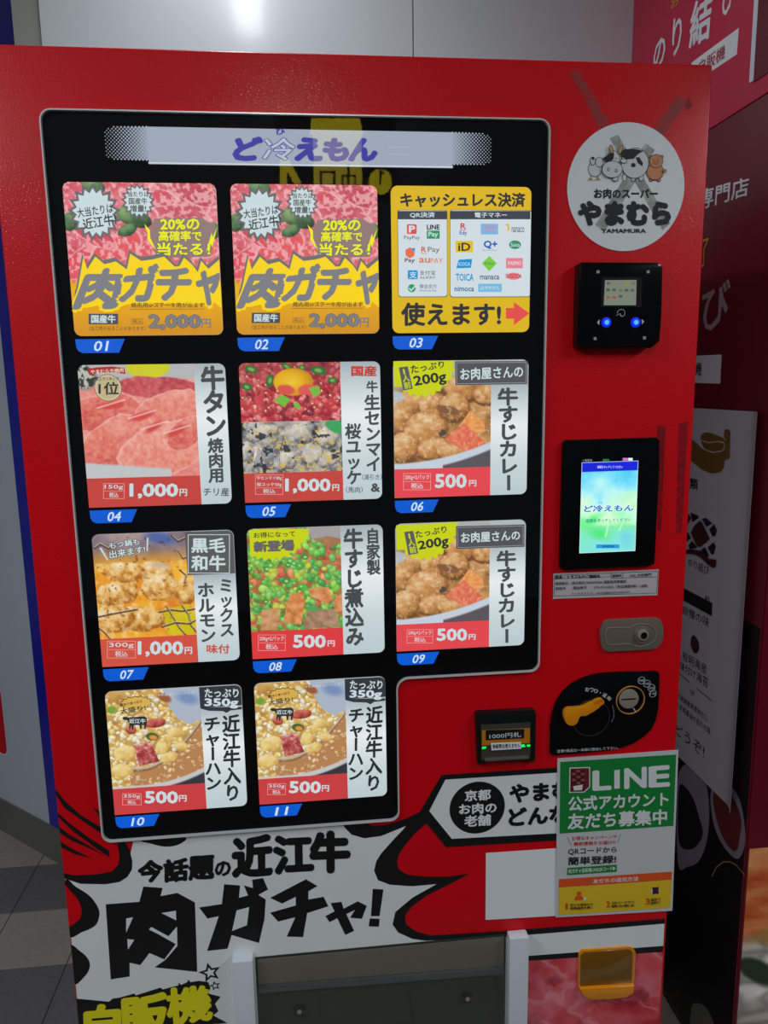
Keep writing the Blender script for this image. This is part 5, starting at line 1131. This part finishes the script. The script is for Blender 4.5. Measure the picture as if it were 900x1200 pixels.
ik = Ink(U, 0.0006, SIDE); ik.text('のり結び専門店', [(-160, 200), (312, 66), (308, 156), (-170, 300)], G1, 0.02); ik.build('small_side_lettering', nb)
ik = Ink(U, 0.0006, SIDE); ik.text('了', [(84, 368), (124, 352), (118, 482), (78, 500)], GOLD); ik.build('brush_letter', nb); ik = Ink(U, 0.0006, SIDE); ik.text('び', [(96, 592), (226, 548), (214, 776), (92, 792)], GREYL, 0.02); ik.build('brush_letter', nb)
ik = Ink(U, 0.0006, SIDE); ik.poly([(-60, 912), (184, 902), (178, 1038), (-70, 1032)], G1); ik.text('機', [(52, 940), (92, 938), (90, 1002), (50, 1002)], INK, 0.02); ik.build('name_plate', nb)
plate('dark_print', [(-0.843, 0.90), (-NFY - .002, 0.90), (-NFY - .002, FZ + .03), (-0.843, FZ + .03)], 0.0001, 0.0003, paint('black_side_print', (22, 14, 20), 0.4, spec=.3), nb, fr=SIDE)
# bowls printed low on the side
V = crop(780, 880, 7.5, S)
BOWL = paint('bowl_print', (150, 136, 158), 0.5); BOWLD = paint('bowl_dark_print', (20, 14, 18), 0.5); BOWLR = paint('bowl_red_print', (110, 30, 26), 0.5)
def print_shape(name, lays):
    ik = Ink(V, 0.0005, SIDE)
    for pts, mt in lays: ik.poly(pts, mt)
    return ik.build(name, nb)
print_shape('bowl_picture', [(smooth([(110, 240), (230, 120), (350, 280), (385, 500), (370, 760), (300, 960), (200, 1015), (110, 980)]), BOWL), (smooth([(120, 330), (180, 320), (250, 430), (300, 590), (330, 740), (240, 860), (120, 800)]), BOWLD)])
print_shape('bowl_picture', [(smooth([(400, 360), (480, 230), (640, 400), (700, 690), (690, 860), (625, 950), (500, 820), (420, 620)]), BOWL), (smooth([(420, 380), (520, 300), (660, 560), (655, 760), (620, 880), (540, 820), (460, 640)]), BOWLR)])
ik = Ink(V, 0.0005, SIDE); ik.line([(410, 1100), (450, 1020), (510, 975), (570, 975), (625, 1005), (695, 1090)], .0025, paint('gold_line_print', (170, 150, 90), 0.4)); ik.build('gold_line', nb)
V2 = crop(780, 1040, 7.5, S)
ik = Ink(V2, 0.0005, SIDE); ik.poly(smooth([(230, 1060), (290, 1020), (360, 1060), (430, 1220), (400, 1400), (220, 1400)]), paint('pale_leaf_print', (120, 120, 104), 0.5)); ik.build('leaf_picture', nb)
# white printed sheet taped over the side
sh_pts = [S(800, 477), S(898, 488.5), S(876.5, 972), S(867, 960), S(806, 898)]
zt = S(812, 478)[1]; zb2 = S(840, 929)[1]; x0s = -0.62; x1s = S(893, 530)[0]
st = thing('printed_sheet', 'white sheet with small black and gold print hanging on the maroon machine side', 'poster', (SIDE_X - .002, -(x0s + x1s) / 2, zb2))
SHW = paint('sheet_paper', (196, 192, 204), 0.55)
bm = bmesh.new(); n = 26; rows = []
for i in range(n + 1):
    t = i / n; s_ = x0s + (x1s - x0s) * t; hh = 0.0036 + 0.012 * max(0, (t - 0.93) / 0.07) ** 1.6
    rows.append([bm.verts.new(SIDE.p((s_, zt - .006 * 0), hh)), bm.verts.new(SIDE.p((s_, zb2), hh)), bm.verts.new(SIDE.p((s_, zb2), hh - .0008)), bm.verts.new(SIDE.p((s_, zt), hh - .0008))])
for a_, b_ in zip(rows[:-1], rows[1:]):
    for i in range(4): bm.faces.new((a_[i], b_[i], b_[(i + 1) % 4], a_[(i + 1) % 4]))
bm.faces.new(rows[0]); bm.faces.new(rows[-1][::-1]); from_bm('sheet', bm, SHW, st, smooth=True)
GD = paint('sheet_gold_print', (122, 84, 30), 0.5)
X1 = crop(780, 460, 7.5, S)
ik = Ink(X1, 0.0042, SIDE); ik.poly([(140, 330), (215, 385), (300, 455), (345, 495), (430, 530), (520, 515), (545, 480), (530, 660), (500, 700), (420, 712), (330, 675), (240, 600), (140, 500)], GD)
ik.poly(smooth([(325, 385), (370, 350), (440, 365), (530, 405), (545, 470), (500, 520), (420, 520), (350, 480)]), GD); ik.poly([(535, 325), (570, 322), (590, 350), (585, 385), (582, 580), (540, 595), (545, 400), (530, 395)], GD); ik.line([(330, 420), (400, 440), (480, 430), (530, 440), (540, 470), (520, 510), (440, 525), (370, 505), (320, 475)], .0022, SHW); ik.build('ribbon_print', st)
ik = Ink(X1, 0.0042, SIDE); ik.text('8種類', [(120, 725), (302, 765), (298, 860), (118, 812)], INK, 0.02); ik.build('sheet_lettering', st)
X2 = crop(780, 600, 7.5, S)
ik = Ink(X2, 0.0042, SIDE)
for pts in ([(190, 40), (225, 20), (240, 60), (195, 130)], [(235, 5), (300, 30), (310, 50), (250, 90)], [(335, 60), (370, 50), (430, 100), (375, 130)], [(400, 150), (445, 105), (470, 160), (455, 210), (430, 215)], [(190, 170), (215, 180), (240, 230), (195, 265)], [(390, 310), (440, 265), (460, 300), (440, 375), (420, 370)], [(220, 290), (250, 255), (300, 310), (230, 330)], [(330, 330), (365, 310), (400, 380), (380, 410)]): ik.poly(pts, BOWLD)
ik.poly([(270, 120), (320, 75), (345, 100), (410, 240), (320, 310), (290, 290), (240, 180)], paint('sheet_dark_red', (70, 16, 30), 0.5))
ik.poly([(170, 300), (200, 330), (260, 330), (330, 340), (400, 410), (465, 420), (462, 480), (440, 492), (390, 460), (330, 400), (270, 370), (180, 365)], paint('sheet_dark_red', (70, 16, 30), 0.5)); ik.build('package_print', st)
ik = Ink(X2, 0.0042, SIDE); ik.text('のり結び', [(216, 400), (398, 478), (394, 560), (216, 470)], INK, 0.0); ik.poly([(158, 660), (428, 800), (422, 915), (156, 768)], BOWLD); ik.text('海苔', [(360, 725), (405, 745), (403, 790), (358, 770)], INK); ik.build('sheet_lettering', st); ik = Ink(X2, 0.0042, SIDE); ik.text('自慢の味', [(170, 820), (400, 930), (395, 1020), (168, 890)], INK, 0.0)
ik.build('sheet_lettering', st)
X3 = crop(780, 740, 7.5, S)
ik = Ink(X3, 0.0042, SIDE); ik.poly(smooth([(235, 110), (245, 45), (270, 35), (305, 90), (310, 150), (290, 190), (260, 180)]), paint('sheet_dark_red', (70, 16, 30), 0.5)); ik.build('red_dot_print', st)
ik = Ink(X3, 0.0042, SIDE)
ik.text('有明海産', [(165, 170), (378, 290), (374, 380), (160, 250)], INK, 0.0); ik.build('sheet_lettering', st); ik = Ink(X3, 0.0042, SIDE); ik.text('味付け海苔', [(142, 255), (390, 410), (386, 500), (138, 325)], INK, 0.0)
ik.build('sheet_lettering', st); ik = Ink(X3, 0.0042, SIDE); ik.line([(112, 350), (222, 443)], .002, INK); ik.line([(288, 500), (424, 610)], .002, INK); ik.text('汐', [(230, 505), (272, 530), (270, 575), (230, 555)], INK)
ik.text('北海道産真昆布だし', [(116, 532), (392, 740), (390, 800), (112, 572)], INK, 0.0); ik.build('sheet_lettering', st); ik = Ink(X3, 0.0042, SIDE); ik.text('小豆島醤油の合わせ味', [(112, 615), (412, 850), (408, 915), (106, 655)], INK, 0.0)
ik.build('sheet_lettering', st); ik = Ink(X3, 0.0042, SIDE); ik.text('どうぞ!', [(104, 800), (360, 1005), (352, 1120), (98, 890)], INK, 0.0); ik.build('sheet_lettering', st)

# front of the neighbour with its rice picture
FR2 = Frame((0, NFY, 0), (1, 0, 0), (0, 0, 1), (0, -1, 0))
def N(px_, py_):
    d = sight(px_, py_); t = (NFY - .002 - CAM[1]) / d[1]; q = CAM + t * d; return (q[0], q[2])
P = Pic(110, 150, (176, 150, 120)); P.im = P.grade(P.fbm(6, 3, 5), [(150, 120, 100), (206, 190, 170), (236, 232, 226), (246, 244, 240)])
P.cells(9, 4, [(232, 228, 222), (222, 214, 202), (244, 240, 236)], rim=.3)
P.over(np.clip((P.V - .95) / .3, 0, 1) * .6, (120, 90, 70)); 
m, d = P.ellm(.05, .2, .34, .40, .2, .2, .6, 3); P.blend(m, P.grade(P.fbm(10, 8, 4), [(170, 60, 26), (222, 104, 50), (240, 160, 100), (236, 190, 120)]))
P.ell(.18, .62, .2, .08, .3, (190, 140, 70), .4, .5, 6); P.ell(.05, .82, .05, .14, -.4, (40, 60, 30), .3, .4, 7); P.ell(.25, 1.1, .03, .06, -.4, (40, 60, 30), .3, .4, 8)
a_ = N(876, 1000); fx = plate('front_panel', [(SIDE_X + .004, 1.88), (2.09, 1.88), (2.09, -.08), (SIDE_X + .004, -.08)], 0.0, .002, MAROON_SHADE, nb, fr=FR2)
P.build('rice_picture', [(SIDE_X + .008, a_[1] + .01), (2.05, a_[1] + .01), (2.05, -.04), (SIDE_X + .008, -.04)], .0026, fx, 0, fr=FR2)

# ================================================================== LIT SIGN BEHIND THE VIEWER (seen mirrored in the window glass)
SY = -3.2
def Mi(px_, py_):
    d = sight(px_, py_); t = (-SY - .014 - CAM[1]) / d[1]; q = CAM + t * d; return (q[0], q[2])
BK = Frame((0, SY, 0), (1, 0, 0), (0, 0, 1), (0, 1, 0))
Mc = crop(310, 130, 5.294, Mi)
a_, b_ = Mc(60, 30), Mc(820, 540)
sg = thing('lit_sign', 'dark overhead sign with glowing yellow blocks and letters behind the viewer', 'sign', ((a_[0] + b_[0]) / 2, SY, b_[1]))
plate('sign_board', [(a_[0], a_[1]), (b_[0], a_[1]), (b_[0], b_[1]), (a_[0], b_[1])], -0.06, 0.0, paint('sign_black', (16, 16, 18), 0.6), sg, fr=BK)
YS = lit((255, 232, 30), 4.0); KS = lit((20, 20, 10), 0.1)
ik = Ink(Mc, 0.002, BK, 0.001); ik.poly([(290, 45), (590, 45), (612, 150), (280, 150)], YS); ik.poly([(300, 150), (600, 150), (606, 460), (306, 460)], lit((255, 232, 60), 3.6)); ik.build('sign_block', sg)
ik = Ink(Mc, 0.005, BK, 0.001); ik.poly([(95, 300), (150, 300), (232, 455), (185, 455), (140, 372), (140, 455), (95, 455)], YS); ik.build('sign_letter', sg)
ik = Ink(Mc, 0.008, BK, 0.001)
for q in ([(342, 375), (357, 375), (357, 500), (342, 500)], [(342, 375), (430, 375), (430, 388), (342, 388)], [(425, 375), (440, 375), (440, 500), (425, 500)], [(478, 400), (490, 400), (490, 460), (478, 460)], [(512, 330), (528, 330), (528, 470), (512, 470)], [(556, 400), (568, 400), (568, 460), (556, 460)], [(478, 400), (568, 400), (568, 414), (478, 414)]): ik.poly(q, KS)
ik.build('sign_stroke', sg)
c0 = Mc(718, 440); rx_ = abs(Mc(790, 440)[0] - c0[0]); ik = Ink(Mc, 0.003, BK, 0.001); ik.raw(circ(c0[0], c0[1], rx_, 30, abs(Mc(718, 520)[1] - c0[1])), YS); ik.up(); ik.poly([(710, 360), (724, 360), (724, 455), (712, 460)], KS); ik.poly([(724, 372), (742, 378), (740, 400), (724, 396)], KS); ik.build('sign_roundel', sg)
